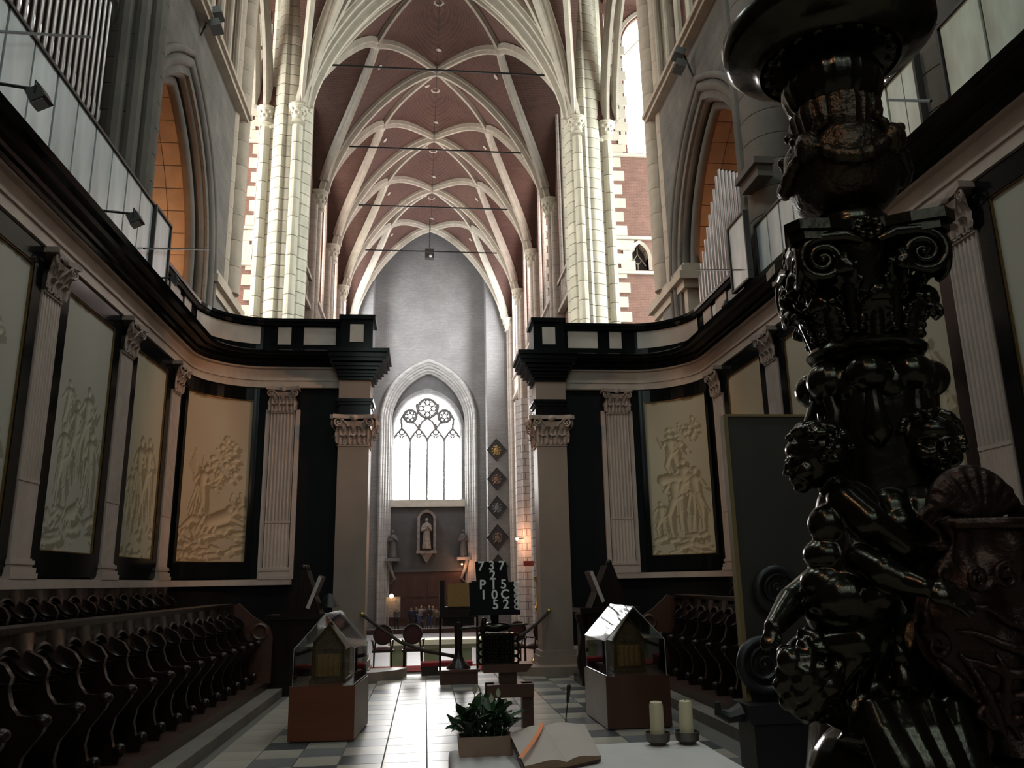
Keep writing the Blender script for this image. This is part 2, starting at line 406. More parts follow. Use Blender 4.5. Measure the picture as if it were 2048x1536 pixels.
def archmould(g, mp, c, a, zb, zs, za, prof, n=14, mi=0):
    """prof in (outward in plane, t)"""
    P=[(-a,zb)]+arch_pts(a,zs,za,n)+[(a,zb)]; m=len(P); vs=[]; k=len(prof)
    for i,(x,z) in enumerate(P):
        if i in (0,m-1): nn=(-1 if i==0 else 1, 0)
        else:
            dx,dz=P[i+1][0]-P[i-1][0],P[i+1][1]-P[i-1][1]; L=math.hypot(dx,dz); nn=(-dz/L,dx/L)
            if abs(x)<1e-6: nn=(0,1.15)
            if i in (1,m-2): nn=(-1 if i==1 else 1,0)
        vs += [mp(c+x+nn[0]*q[0], q[1], z+nn[1]*q[0]) for q in prof]
    fs=[(j*k+i,j*k+(i+1)%k,(j+1)*k+(i+1)%k,(j+1)*k+i) for j in range(m-1) for i in range(k)]
    fs += [tuple(range(k))[::-1], tuple((m-1)*k+i for i in range(k))]
    return g.add(vs,fs,mi)
def roll(u,t,r,n=8): return [(u+r*cos(2*pi*i/n),t+r*sin(2*pi*i/n)) for i in range(n)]

# ---- floors
fl=struct(G().box(-8.2,8.4,-14,23.3,-.3,-.012).build('floor','grout'),'black and white marble floor of the choir')
# tile pattern: lengthwise runners of white slabs with dark squares between them
tw=.56; box_cache={}
def tile_mesh(mt,wd,ln):
    k=(mt,wd,ln)
    if k not in box_cache:
        a,b=wd/2-.004,ln/2-.004; e=.006
        g=G().add([(-a,-b,-.02),(a,-b,-.02),(a,b,-.02),(-a,b,-.02),(-a+e,-b+e,0),(a-e,-b+e,0),(a-e,b-e,0),(-a+e,b-e,0)],
            [(4,5,6,7),(0,1,5,4),(1,2,6,5),(2,3,7,6),(3,0,4,7)])
        box_cache[k]=g.mesh('tile',mt)
    return box_cache[k]
cnt=0; rest=G()
NX=13; xs=[CX-.12+(i-6)*tw-.56 for i in range(NX)]
for j in range(29):
    y=5.2+j*tw
    for i in range(NX):
        x=xs[i]; a,b=(i+12)%4,(j)%4
        if a==1: mt='tile_white'
        elif a==3: mt=('tile_grey','tile_white','tile_black','tile_white')[b]
        else: mt=('tile_white','tile_grey','tile_white','tile_black')[(b+a)%4]
        if abs(x-CX)>3.5: continue
        if 9<y<21.3 and cnt<300:
            put('tile',tile_mesh(mt,tw,tw),fl,(x+tw/2,y,0)); cnt+=1
        else:
            q=tile_mesh(mt,tw,tw); mi={'tile_white':0,'tile_grey':1,'tile_black':2}[mt]; b0=len(rest.v)
            rest.add([(v.co.x+x+tw/2,v.co.y+y,v.co.z) for v in q.vertices],[tuple(p.vertices) for p in q.polygons],mi)
r_=rest.build('tile',['tile_white','tile_grey','tile_black'],fl); r_['kind']='stuff'
struct(G().box(-13.5,13.5,23.3,70,NF-.3,NF).build('floor','floor_nave'),'dark slate paving of the lower nave')
struct(G().box(-22,-13.5,24,40,NF-.3,NF).box(13.5,22,24,40,NF-.3,NF).box(-13.5,-8.2,-14,27.2,-.3,-.02).box(8.4,13.5,-14,27.2,-.3,-.02).build('floor','floor_nave'),'dark paving of the transepts and ambulatory')
g=G()
for k in range(4): g.box(-4.5,4.5,23.3+k*.34,23.3+(k+1)*.34+.02,NF,-.25*(k+1)+.01)
struct(g.build('trim_1','stone_grey'),'steps down from the choir into the crossing')

# ---- vault of nave and crossing
A0=6.6; Z0=24.15; BZ=8.5
def zl(x):
    q=min(1.,abs(x)/A0); return Z0+BZ*(1-q**1.5)**.68
TX=3.42
PY=[25.9,34.4,43.05,50.6,58.2,65.6]
def bay(y):
    for a,b in zip(PY[:-1],PY[1:]):
        if y<=b+1e-6: return (y-a)/(b-a)
    return 1.
def bulge(x,t): return .8*sin(pi*min(1,max(0,t)))**2*max(0.,1-(abs(x)/A0)**4)
ZT=zl(TX)+bulge(TX,.5)
def zc(t): return Z0+(ZT-Z0)*(max(0.,1-abs(2*t-1)**1.5))**.68
def ZV(x,y):
    t=bay(y); return max(zl(x)+bulge(x,t), zc(t))
g=G(); XS=[-8.7,-7.6]+[-6.9+13.8*i/40 for i in range(41)]+[7.6,8.7]
for a,b in zip(PY[:-1],PY[1:]):
    ys=[a+(b-a)*(.5-.5*cos(pi*j/18)) for j in range(19)]
    xq=XS if a>30 else XS[3:-3]
    vs=[(x+nx(y),y,ZV(x,min(y,b))) for y in ys for x in xq]; k=len(xq)
    g.add(vs,[(j*k+i,(j+1)*k+i,(j+1)*k+i+1,j*k+i+1) for j in range(18) for i in range(k-1)])
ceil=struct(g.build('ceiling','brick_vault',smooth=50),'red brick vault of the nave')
def ribsweep(pts, wd, dp, name='rib', m='stone_rib', parent=ceil, up=.12):
    P=[Vector(p) for p in pts]; N=[];B=[]
    for i in range(len(P)):
        t=P[min(i+1,len(P)-1)]-P[max(i-1,0)]; t.normalize()
        n=t.cross(Vector((0,0,1)))
        n.normalize(); b=n.cross(t)
        if b.z<0 : b=-b
        N.append(n);B.append(b)
    w2=wd/2
    prof=[(-w2,up),(-w2,-dp*.4),(-w2*.72,-dp*.5),(-w2*.6,-dp*.78),(-w2*.38,-dp),(w2*.38,-dp),(w2*.6,-dp*.78),(w2*.72,-dp*.5),(w2,-dp*.4),(w2,up)]
    return G().sweep(P,prof,N,B).build(name,m,parent,smooth=35)
def groin_x(t):
    lo,hi=0.,A0; z=zc(t)
    for _ in range(40):
        m_=(lo+hi)/2
        if zl(m_)+bulge(m_,t)>z: lo=m_
        else: hi=m_
    return (lo+hi)/2
boss=G().lathe([(0,-.42),(.2,-.38),(.3,-.2),(.3,.1)],12).mesh('boss','stone_rib',40)
for bi,(a,b) in enumerate(zip(PY[:-1],PY[1:])):
    L=b-a
    for s in (-1,1):
        for e in (0,1):                       # tiercerons from pier to star point, liernes from there to the ridge
            T=[.012+.488*(1-cos(pi/2*i/22)) for i in range(23)]
            pts=[]
            for t in T:
                tt=t if e==0 else 1-t; y=a+L*tt; pts.append((s*groin_x(tt)+nx(y),y,zc(tt)))
            ribsweep(pts,.42,.42)
            pts=[]
            for i in range(13):
                q=i/12; tt=.5*(1-q) if e==0 else .5+.5*q; y=a+L*tt; x=s*TX*(1-q); pts.append((x+nx(y),y,zl(x)+bulge(x,tt)))
            ribsweep(pts,.34,.34)
        y=a+L/2; put('boss',boss,ceil,(s*TX+nx(y),y,ZT))
    if bi>0:
        y=a; wd=.46 if bi>1 else .4; dp=.45 if bi>1 else .62
        X=[A0*sin(pi/2*(-1+i/20)) for i in range(41)]
        ribsweep([(x+nx(y),y,zl(x*.9995)) for x in X],wd,dp)
        if bi==1:
            for dy,w2,d2 in ((-.5,.28,.42),(-.98,.3,.34),(.5,.28,.42),(.98,.3,.34)): ribsweep([(x+nx(y),y+dy*(1-.75*abs(x/A0)**5),zl(x*.9995)-.02) for x in X],w2,d2)
        put('boss',boss,ceil,(nx(y),y,zl(0)))
y=65.6; X=[A0*sin(pi/2*(-1+i/20)) for i in range(41)]
ribsweep([(x+nx(y),y-.2,zl(x*.9995)) for x in X],.5,.5)
# painted discs / lamp holes in the vault
disc=G().lathe([(.16,0),(.16,-.03),(0,-.03)],12).mesh('vault_hole','quoin')
ring=G().lathe([(.32,.1),(.32,-.04),(.2,-.04),(.2,.1)],16).mesh('ridge_ring','stone_rib')
for a,b in zip(PY[1:-1],PY[2:]):
    for x,t in ((-3.3,.72),(3.4,.74),(-.55,.30),(.1,.82),(4.3,.3)):
        y=a+(b-a)*t; n_=Vector((-(zl(x+.05)-zl(x-.05))/.1,0,1)) ; n_.normalize()
        put('vault_hole',disc,ceil,(x+nx(y),y,ZV(x,y)+.0),n_.to_track_quat('Z','Y').to_euler())
    y=a+(b-a)*.42; put('ridge_ring',ring,ceil,(nx(y),y,ZV(0,y)-.02))
# tie rods across the nave and a cable hanging along the ridge
for k,y in enumerate((35.4,43.05,50.6,58.2,65.0)):
    if k==4: continue
    r=G().tube([(-6.0+nx(y),y,27.2),(5.95+nx(y),y,27.2)],.05,6)
    for s in (-1,1): r.box(s*5.95+nx(y)-.06,s*5.95+nx(y)+.06,y-.12,y+.12,27.08,27.32)
    tag(r.build('tie_rod','iron'),'dark iron tie rod across the nave vault, '+ORD[k]+' from the crossing','tie rod','tie rods of the nave vault')
tag(G().tube([(nx(y),y,ZV(0,y)-.55) for y in (36,43,50,58,65)],.018,5).build('ridge_cable','iron'),'thin dark cable running below the ridge of the nave vault','cable')
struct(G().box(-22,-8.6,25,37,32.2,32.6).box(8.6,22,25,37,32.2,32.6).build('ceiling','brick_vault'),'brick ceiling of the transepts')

# ---- west crossing piers, built of stone courses
def lobed(r0,lobes,n=40,ph=0.):
    return [((r0+lobes*max(0,cos(4*(2*pi*i/n+ph)))**2)*cos(2*pi*i/n),(r0+lobes*max(0,cos(4*(2*pi*i/n+ph)))**2)*sin(2*pi*i/n)) for i in range(n)]
def course_mesh(poly,h,m='stone_pale',e=.012):
    P=np.array(poly); c=P.mean(0); rr=np.linalg.norm(P-c,axis=1,keepdims=True); I=c+(P-c)*(1-e/rr); n=len(P)
    vs=[(x,y,0) for x,y in I]+[(x,y,e) for x,y in P]+[(x,y,h-e) for x,y in P]+[(x,y,h) for x,y in I]
    fs=[(j*n+i,j*n+(i+1)%n,(j+1)*n+(i+1)%n,(j+1)*n+i) for j in range(3) for i in range(n)]+[tuple(range(n))[::-1],tuple(3*n+i for i in range(n))]
    return G().add(vs,fs).mesh('stone_course',m,30)
def cap_prof(r,h): return [(r*1.05,0),(r*1.25,.04*h),(r*1.05,.1*h),(r*1.08,.2*h),(r*1.35,.55*h),(r*1.75,.78*h),(r*1.62,.82*h),(r*1.85,.88*h),(r*1.85,.97*h),(r*1.6,h),(0,h)]
def gothic_cap(r,h,n=20):
    g=G().lathe(cap_prof(r,h),n)
    for k in range(10):
        a=2*pi*k/10
        for zz,rr,q in ((.42,1.25,.23),(.64,1.5,.26)):
            aa=a+(pi/10 if zz>.5 else 0); g.sphere((r*rr*cos(aa),r*rr*sin(aa),h*zz),(r*q,r*q,h*.1),6,4)
    return g.mesh('capital','stone_pale',40)
def pier_root(lab,loc,name='crossing_pier'):
    o=bpy.data.objects.new(name,None); COL.objects.link(o); o.location=loc; return struct(o,lab)
CAPW=gothic_cap(.25,.85); CAPN=gothic_cap(.30,1.15)
POLYW=[]
for i in range(48):   # broad faces with slim rolls between them
    a=2*pi*i/48; r=1.0+.10*max(0,cos(4*a+pi/4))**2-.09*max(0,cos(8*a))**6
    POLYW.append((r*cos(a),r*sin(a)))
CW=course_mesh(POLYW,.535,e=.028); SHW=course_mesh([(.25*cos(2*pi*i/12),.25*sin(2*pi*i/12)) for i in range(12)],.93,e=.02)
for s,lab in ((-1,'pale stone clustered pier at the far left corner of the crossing'),(1,'pale stone clustered pier at the far right corner of the crossing')):
    cx,cy=s*7.15+nx(35.2),35.25
    t=pier_root(lab,(cx,cy,NF))
    G().zprism([(x*.985,y*.985) for x,y in POLYW],0,38).build('core','stone_joint',t)
    for k in range(70):
        o=put('stone_course',CW,t,(0,0,k*.54)); o.rotation_euler=(0,0,pi/2*(k%4))
    for dx,dy in ((-s*.50,-.90),(s*1.02,-.55)):
        sh=G().lathe([(.245,0),(.245,24.2)],12).build('shaft_core','stone_joint',t,loc=(dx,dy,0))
        for k in range(26): put('shaft_drum',SHW,sh,(0,0,k*.935))
        put('capital',CAPW,t,(dx,dy,24.5))
        G().lathe([(.42,0),(.42,.5),(.3,.7),(.26,.9)],14).build('base',"stone_pale",t,loc=(dx,dy,12.4),smooth=40)
    # ribs of the crossing that spring from this pier toward the choir
    for (tx,ty,tz,wd) in ((0.,30.2,32.6,.36),(s*1.9,28.6,32.,.34),(s*4.6,27.2,31.6,.34)):
        p0=Vector((cx-s*.62,cy-.85,24.1)); p1=Vector((tx,ty,tz)); pts=[]
        for i in range(19):
            q=i/18; h=sin(pi/2*q)**.75; pts.append((p0.x+(p1.x-p0.x)*q**1.15,p0.y+(p1.y-p0.y)*q**1.15,p0.z+(p1.z-p0.z)*h))
        ribsweep(pts,wd,.42)
    # arch opening to the transept
    pts=[(cx+s*(.95+.5*q),cy-.55-3.4*q**1.2,24.1+7.4*sin(pi/2*q)**.8) for q in [i/16 for i in range(17)]]
    ribsweep(pts,.4,.45)
    ribsweep([(x+s*.5,y,z+.1) for x,y,z in pts],.3,.4)

# ---- transepts (west walls with window, quoins, string courses)
for s,nm in ((-1,'wall_transept_left'),(1,'wall_transept_right')):
    mp=lambda a,t,z,s=s:(s*a,36.+t,z)
    g=G(); archwall(g,mp,7.6,21,20.5,32.4,[(10.75,1.25,23.35,29.6,31.6)],.9); archwall(g,mp,7.6,21,NF,20.5,[(9.8,.42,16.95,17.6,18.35)],.9)
    W=struct(g.build(nm,'brick_red'),'red brick wall of the %s transept'%('left' if s<0 else 'right'))
    struct(G().add([mp(9.3,.7,23),mp(12.2,.7,23),mp(12.2,.7,32),mp(9.3,.7,32)],[(0,1,2,3)]).build('window_%d'%(2 if s>0 else 3),'window_side'),'tall bright window of the transept wall')
    struct(G().add([mp(9.2,.5,16.8),mp(10.4,.5,16.8),mp(10.4,.5,18.5),mp(9.2,.5,18.5)],[(0,1,2,3)]).build('window_%d'%(4 if s>0 else 5),'window_dark'),'small dark traceried window in the transept wall')
    g=G(); archmould(g,mp,10.75,1.25,23.35,29.6,31.6,[(.32,-.05),(.32,.3),(0,.55),(-.1,.6),(-.1,.4),(.12,-.05)]); g.build('window_frame','quoin',W,smooth=40)
    g=G(); g.tube([mp(10.75,.62,23.3),mp(10.75,.62,30.0)],.06,6).tube([mp(9.5,.62,27),mp(12,.62,27)],.04,6).tube([mp(9.55,.62,29.2),mp(10.75,.62,30.6),mp(11.95,.62,29.2)],.09,6); g.build('mullion','quoin',W)
    g=G(); archmould(g,mp,9.8,.42,16.95,17.6,18.35,[(.16,-.06),(.16,.3),(0,.45),(0,-.02)]); g.build('window_frame','quoin',W,smooth=40)
    g=G().tube([mp(9.8,.42,16.95),mp(9.8,.42,17.5)],.035,6).tube([mp(9.4,.42,17.35),mp(9.6,.42,17.65),mp(9.8,.42,17.35),mp(10.,.42,17.65),mp(10.2,.42,17.35)],.035,6)
    g.tube([mp(9.6,.42,17.65),mp(9.8,.42,17.95),mp(10.,.42,17.65)],.035,6).tube([mp(9.8,.42,17.95),mp(9.8,.42,18.3)],.035,6); g.build('tracery','quoin',W)
    qm=[G().box(-.22,.22,-.06,.2,0,.52).mesh('quoin','quoin'),G().box(-.36,.36,-.06,.2,0,.52).mesh('quoin','quoin')]
    for k in range(27):
        put('quoin',qm[k%2],W,mp(8.86,0,10.5+k*.75+.0))
        if 17<k<27: put('quoin',qm[k%2],W,mp(9.25,0,10.3+k*.75))
    for k in range(3): put('quoin',qm[(k+1)%2],W,mp(9.18,0,16.9+k*.54))
    g=G()
    for z in (18.55,16.72,23.1,13.6): g.box(*sorted((s*7.6,s*14)),35.86,36.02,z,z+.14)
    g.build('string_course','quoin',W)
    struct(G().box(*sorted((s*21,s*21.6)),24,37,NF,33).box(*sorted((s*7.8,s*21)),24.2,24.9,NF,33).build('wall_transept_end','brick_red'),'outer brick walls of the transept')

# ---- nave side walls
NB=[34.4,43.05,50.6,58.2,65.6]
shaft_n=G().lathe([(.2,0),(.2,24.4)],10).mesh('shaft','stone_shaft',40)
ql={(q,k):G().box(*sorted((0,q*(.30 if k else .52))),-.03,0,0,.46).mesh('quoin','quoin') for q in (-1,1) for k in (0,1)}
for s,nm in ((-1,'wall_left'),(1,'wall_right')):
    mpn=lambda a,t,z,s=s:(s*(7.25+t)+nx(a),a,z)
    g=G(); archwall(g,mpn,35.6,66,NF,16.9,[((a+b)/2,2.35,NF,8.5,13.2) for a,b in zip(NB[:-1],NB[1:])],.9)
    W=struct(g.build(nm,'brick_red'),'%s arcade wall of the nave'%('left' if s<0 else 'right'))
    g=G()
    for y in NB[1:]: g.box(*sorted((s*7.05+nx(y),s*8.75+nx(y))),y-1.55,y+1.55,16.9,33)
    g.build('wall_pier','brick_red',W)
    for y in NB[1:]:      # pale toothed edges of each window jamb that faces the choir
        for k in range(24):
            put('quoin',ql[(s,k%2)],W,(s*7.2+nx(y),y-1.55,18.9+k*.5))
        g=G().tube([(s*7.02+nx(y),y-1.72,16.9),(s*7.02+nx(y),y-1.72,30.8)],.1,6).tube([(s*7.3+nx(y),y-1.66,16.9),(s*7.3+nx(y),y-1.66,30.8)],.1,6); g.build('jamb_roll','stone_shaft',W,smooth=40)
    for a,b in zip(NB[:-1],NB[1:]):      # triforium parapet
        c=(a+b)/2; g=G(); xx=lambda y:s*7.02+nx(y)
        for z,h in ((16.85,.22),(18.5,.2)): g.obox((xx(c),c,z+h/2),.34,b-a,h)
        for k in range(13):
            y=a+(b-a)*(k+.5)/13; g.tube([(xx(y),y-.28,17.05),(xx(y),y,17.8),(xx(y),y+.28,17.05)],.05,5); g.tube([(xx(y),y-.28,18.5),(xx(y),y,17.8),(xx(y),y+.28,18.5)],.05,5)
        g.build('parapet','stone_shaft',W)
        g=G(); archmould(g,mpn,c,2.35,NF,8.5,13.2,[(.28,-.08),(.28,.2),(-.05,.3),(-.12,.1),(0,-.08)]); g.build('arch_moulding','stone_shaft',W,smooth=40)
        g=G().add([(s*8.7+nx(c),a+1.5,17.2),(s*8.7+nx(c),b-1.5,17.2),(s*8.7+nx(c),b-1.5,31.5),(s*8.7+nx(c),a+1.5,31.5)],[(0,1,2,3)])
        g.build('clerestory_pane','window_soft',W)
    for y in NB[1:4]+[65.25]:
        t=G().box(-.25+s*.35,.25+s*.35,-.62,.62,0,25).build('nave_pier','stone_shaft',W,loc=(s*6.75+nx(y),y,NF))
        for dx,dy in ((s*.12,-.42),(-s*.02,0),(s*.12,.42)): put('shaft',shaft_n,t,(dx,dy,0))
        put('capital',CAPN,t,(-s*.02,-.05,24.2))
        if y>60: continue
        P=[(.95*cos(2*pi*i/20)*(1+.12*(i%2)),1.25*sin(2*pi*i/20)*(1+.1*(i%2))) for i in range(20)]
        G().prism(P,(s*.5,0,0),(1,0,0),(0,1,0),(0,0,16.5)).build('arcade_pier','stone_lattice',t,smooth=25)
    struct(G().box(*sorted((s*13.2,s*13.6)),37,66.5,NF,17).box(*sorted((s*8.1,s*13.4)),37,66.5,16.6,17).build('wall_aisle','brick_red'),'outer wall of the nave aisle')

# ---- west end: wall, deep arch, great window
c0=nx(66)
mpw=lambda a,t,z:(c0+a,66+t,z)
g=G(); archwall(g,mpw,-9,9,NF,34,[(0,4.85,NF-.01,33.2,33.9)],2.2)
WB=struct(g.build('wall_back','brick_grey'),'grey brick west wall at the end of the nave')
mpr=lambda a,t,z:(c0-.05+a,68.2+t,z)
g=G(); archwall(g,mpr,-5.4,5.4,NF,34.5,[(0,3.9,NF-.01,15.8,21.0)],.9); g.build('recess_wall','brick_grey',WB)
g=G()
for u,t,r in ((.15,-.05,.16),(-.02,.16,.17),(-.22,.36,.17),(-.42,.58,.17),(-.6,.8,.15)): archmould(g,mpr,0,3.9,NF,15.8,21.0,roll(u,t,r,8))
archmould(g,mpr,0,3.9,NF,15.8,21.0,[(.0,.05),(.1,.3),(-.3,1.),(-.75,1.),(-.62,.9)])
g.build('arch_moulding','stone_west',WB,smooth=45)
mpx=lambda a,t,z:(c0-.15+a,69.2+t,z)
g=G(); archwall(g,mpx,-4.4,4.4,NF,23,[(0,2.95,9.1,15.1,18.55)],.5); g.build('inner_wall','panel_dark',WB)
g=G(); archmould(g,mpx,0,2.95,9.1,15.1,18.55,[(.3,-.1),(.3,.0),(0,.25),(-.1,.25),(-.1,.1),(.05,-.1)]); g.build('window_surround','stone_grey',WB,smooth=40)
G().box(c0-3.4,c0+3.1,68.95,69.4,8.5,9.1).build('window_sill','quoin',WB)
WN=struct(G().box(c0-3.3,c0+3.0,69.56,69.6,8.9,18.8).build('window_1','window_day'),'great pointed west window glowing white')
g=G(); yy=69.48; X=lambda a:c0-.15+a
for m_ in (-1.475,0,1.475): g.box(X(m_)-.07,X(m_)+.07,yy-.06,yy+.06,9.1,14.6)
for k in range(8): g.tube([(X(-2.95+.7375*k+.05),yy,9.1),(X(-2.95+.7375*k+.05),yy,9.45)],[.05,.005],5)
for k in range(4):
    cc=X(-2.2125+1.475*k)
    for d in (-1,1):
        P=[(cc+d*.7375*(1-q**1.6),yy,14.2+1.15*q) for q in [i/8 for i in range(9)]]; g.tube(P,.10,5)
        g.arc((cc+d*.33,yy,14.42),(1,0,0),(0,0,1),.3,.075,0 if d>0 else pi*.1,pi*.9 if d>0 else pi,8,5)
    g.tube([(cc,yy,15.35),(cc,yy,15.8)],.095,5)
    g.arc((cc,yy,15.0),(1,0,0),(0,0,1),.22,.08,0,2*pi,10,5)
for cc,zz,R,n_ in ((X(0),17.15,.85,8),(X(-1.5),16.45,.55,6),(X(1.5),16.45,.55,6)):
    g.arc((cc,yy,zz),(1,0,0),(0,0,1),R,.13,0,2*pi,24,6)
    for k in range(n_):
        a=2*pi*k/n_; g.arc((cc+R*.62*cos(a),yy,zz+R*.62*sin(a)),(1,0,0),(0,0,1),R*.27,.075,0,2*pi,8,5)
for d in (-1,1):
    g.tube([(X(d*.74),yy,15.3),(X(d*.45),yy,15.95),(X(0),yy,16.25)],.115,5); g.tube([(X(d*.74),yy,15.3),(X(d*1.1),yy,15.8),(X(d*1.5),yy,15.9)],.115,5)
    g.tube([(X(d*2.21),yy,15.3),(X(d*2.3),yy,16.2),(X(d*1.9),yy,16.9)],.115,5); g.tube([(X(d*.8),yy,16.6),(X(d*1.),yy,17.4),(X(d*.9),yy,17.6)],.095,5)
g.build('tracery','statue_dark',WN,smooth=50)
# door under the window, stone relief niche, bracket statues
D=struct(G().box(c0-3.3,c0+3.0,69.,69.3,NF,3.1).build('door_1','door_wood'),'tall brown wooden west door')
pm=G().box(-.62,.62,-.06,0,-.8,.8).mesh('door_panel','door_wood')
for i in range(4):
    for j in range(2): put('door_panel',pm,D,(c0-2.4+i*1.5,69.0,.1+j*1.8))
G().box(c0-3.5,c0+3.2,68.9,69.3,3.1,3.35).build('lintel','panel_dark',D)
def draped(h, sd, arms=True):
    rn=random.Random(sd); g=G(); k=h/1.75
    g.sphere((0,-.02,1.62*k),(.10*k,.12*k,.135*k)); g.capsule((0,0,1.4*k),(0,0,1.52*k),.07*k,.06*k)
    g.capsule((-.14*k,0,1.34*k),(.14*k,0,1.34*k),.11*k,.11*k); g.capsule((0,0,1.3*k),(0,0,.9*k),.19*k,.18*k)
    g.lathe([(.19*k,.95*k),(.21*k,.6*k),(.27*k,.05*k),(.27*k,0)],16,fn=lambda a,z:1+.07*sin(7*a+3*z))
    if arms:
        g.capsule((-.2*k,0,1.32*k),(-.28*k,-.08*k,1.02*k),.075*k,.06*k); g.capsule((-.28*k,-.08*k,1.02*k),(-.05*k,-.24*k,1.12*k),.06*k,.045*k)
        g.capsule((.2*k,0,1.32*k),(.27*k,-.1*k,1.05*k),.075*k,.06*k); g.capsule((.27*k,-.1*k,1.05*k),(.08*k,-.25*k,1.25*k),.06*k,.045*k)
    return g
t=thing('niche_statue','pale robed figure in a round-arched stone niche under the west window','statue',(c0-.15,68.9,4.4))
putm('figure',blob(draped(2.6,1),.05,3),'statue',t,(0,0,.55))
g=G(); archmould(g,lambda a,tt,z:(a,tt,z),0,.62,.4,3.0,3.65,[(.16,-.2),(.16,.3),(-.05,.3),(-.05,-.15)]); g.box(-.85,.85,-.25,.3,.2,.45); g.add([(-.5,-.15,.2),(.5,-.15,.2),(0,-.05,-.6),(-.5,.3,.2),(.5,.3,.2),(0,.3,-.6)],[(0,2,1),(3,4,5),(0,3,5,2),(1,2,5,4),(0,1,4,3)]); g.build('niche','statue',t,smooth=40)
for s,lab in ((-1,'grey statue on a bracket to the left of the stone niche'),(1,'grey statue on a bracket to the right of the stone niche')):
    t=thing('bracket_statue',lab,'statue',(c0+s*2.95,68.7,3.75),group='bracket statues under the west window')
    putm('figure',blob(draped(2.3,2),.05,3),'statue_dark',t,(0,0,.5))
    G().box(-.55,.55,-.4,.4,.25,.5).tube([(s*.3,0,.25),(s*.1,-.1,-.5),(-s*.2,0,-1.2),(s*.2,.2,-1.6)],[.2,.14,.1,.06],8).build('bracket','stone_grey',t,smooth=40)
# funeral hatchments on the right strip of the end wall
cols=['hatch_gold','hatch_red','hatch_grey','hatch_brown','hatch_brown']
desc=['with a golden coat of arms, topmost of the column','with a reddish crowned coat of arms, second from top','with pale grey arms, third from top','with brown arms, fourth from top','partly hidden behind the number board']
for k,z in enumerate((12.88,10.46,8.1,5.7,3.4)):
    t=thing('hatchment','black lozenge hatchment '+desc[k],'hatchment',(5.2,65.99,z),group='hatchments on the end wall')
    q=1. if k!=3 else 1.12
    G().prism([(0,-.9*q),(.76*q,0),(0,.9*q),(-.76*q,0)],(0,0,0),(1,0,0),(0,0,1),(0,-.06,0)).build('panel','hatch_black',t)
    g=G()
    P=[(0,0,-.93*q),(.79*q,0,0),(0,0,.93*q),(-.79*q,0,0)]
    g.tube([(a,-.05,c) for a,b,c in P],.045,4,closed=True); g.build('frame','frame_dark',t)
    g=G(); g.sphere((0,-.06,-.06),(.24,.05,.26),10,6); g.sphere((0,-.07,.24),(.13,.05,.12),8,5)
    for a in range(9): g.sphere((.34*cos(a*.7),-.06,.34*sin(a*.7)-.03),(.09,.04,.09),6,4)
    for a in (-1,1): g.capsule((a*.1,-.06,-.3),(a*.3,-.06,-.42),.06,.04)
    g.build('arms',cols[k],t,smooth=60)

p=onY(859,508,64.4); t=thing('hanging_speaker','small dark box hanging under the last vault arch','loudspeaker',p); G().box(-.38,.38,-.25,.25,-.45,.4).build('box','lamp_body',t); G().tube([(0,0,.4),(0,0,ZV(0,64.4)-p[2]+.05)],.03,5).build('rod','iron',t); G().sphere((.1,-.3,-.3),.14,10,7).build('lamp','lamp_glass',t,smooth=60)
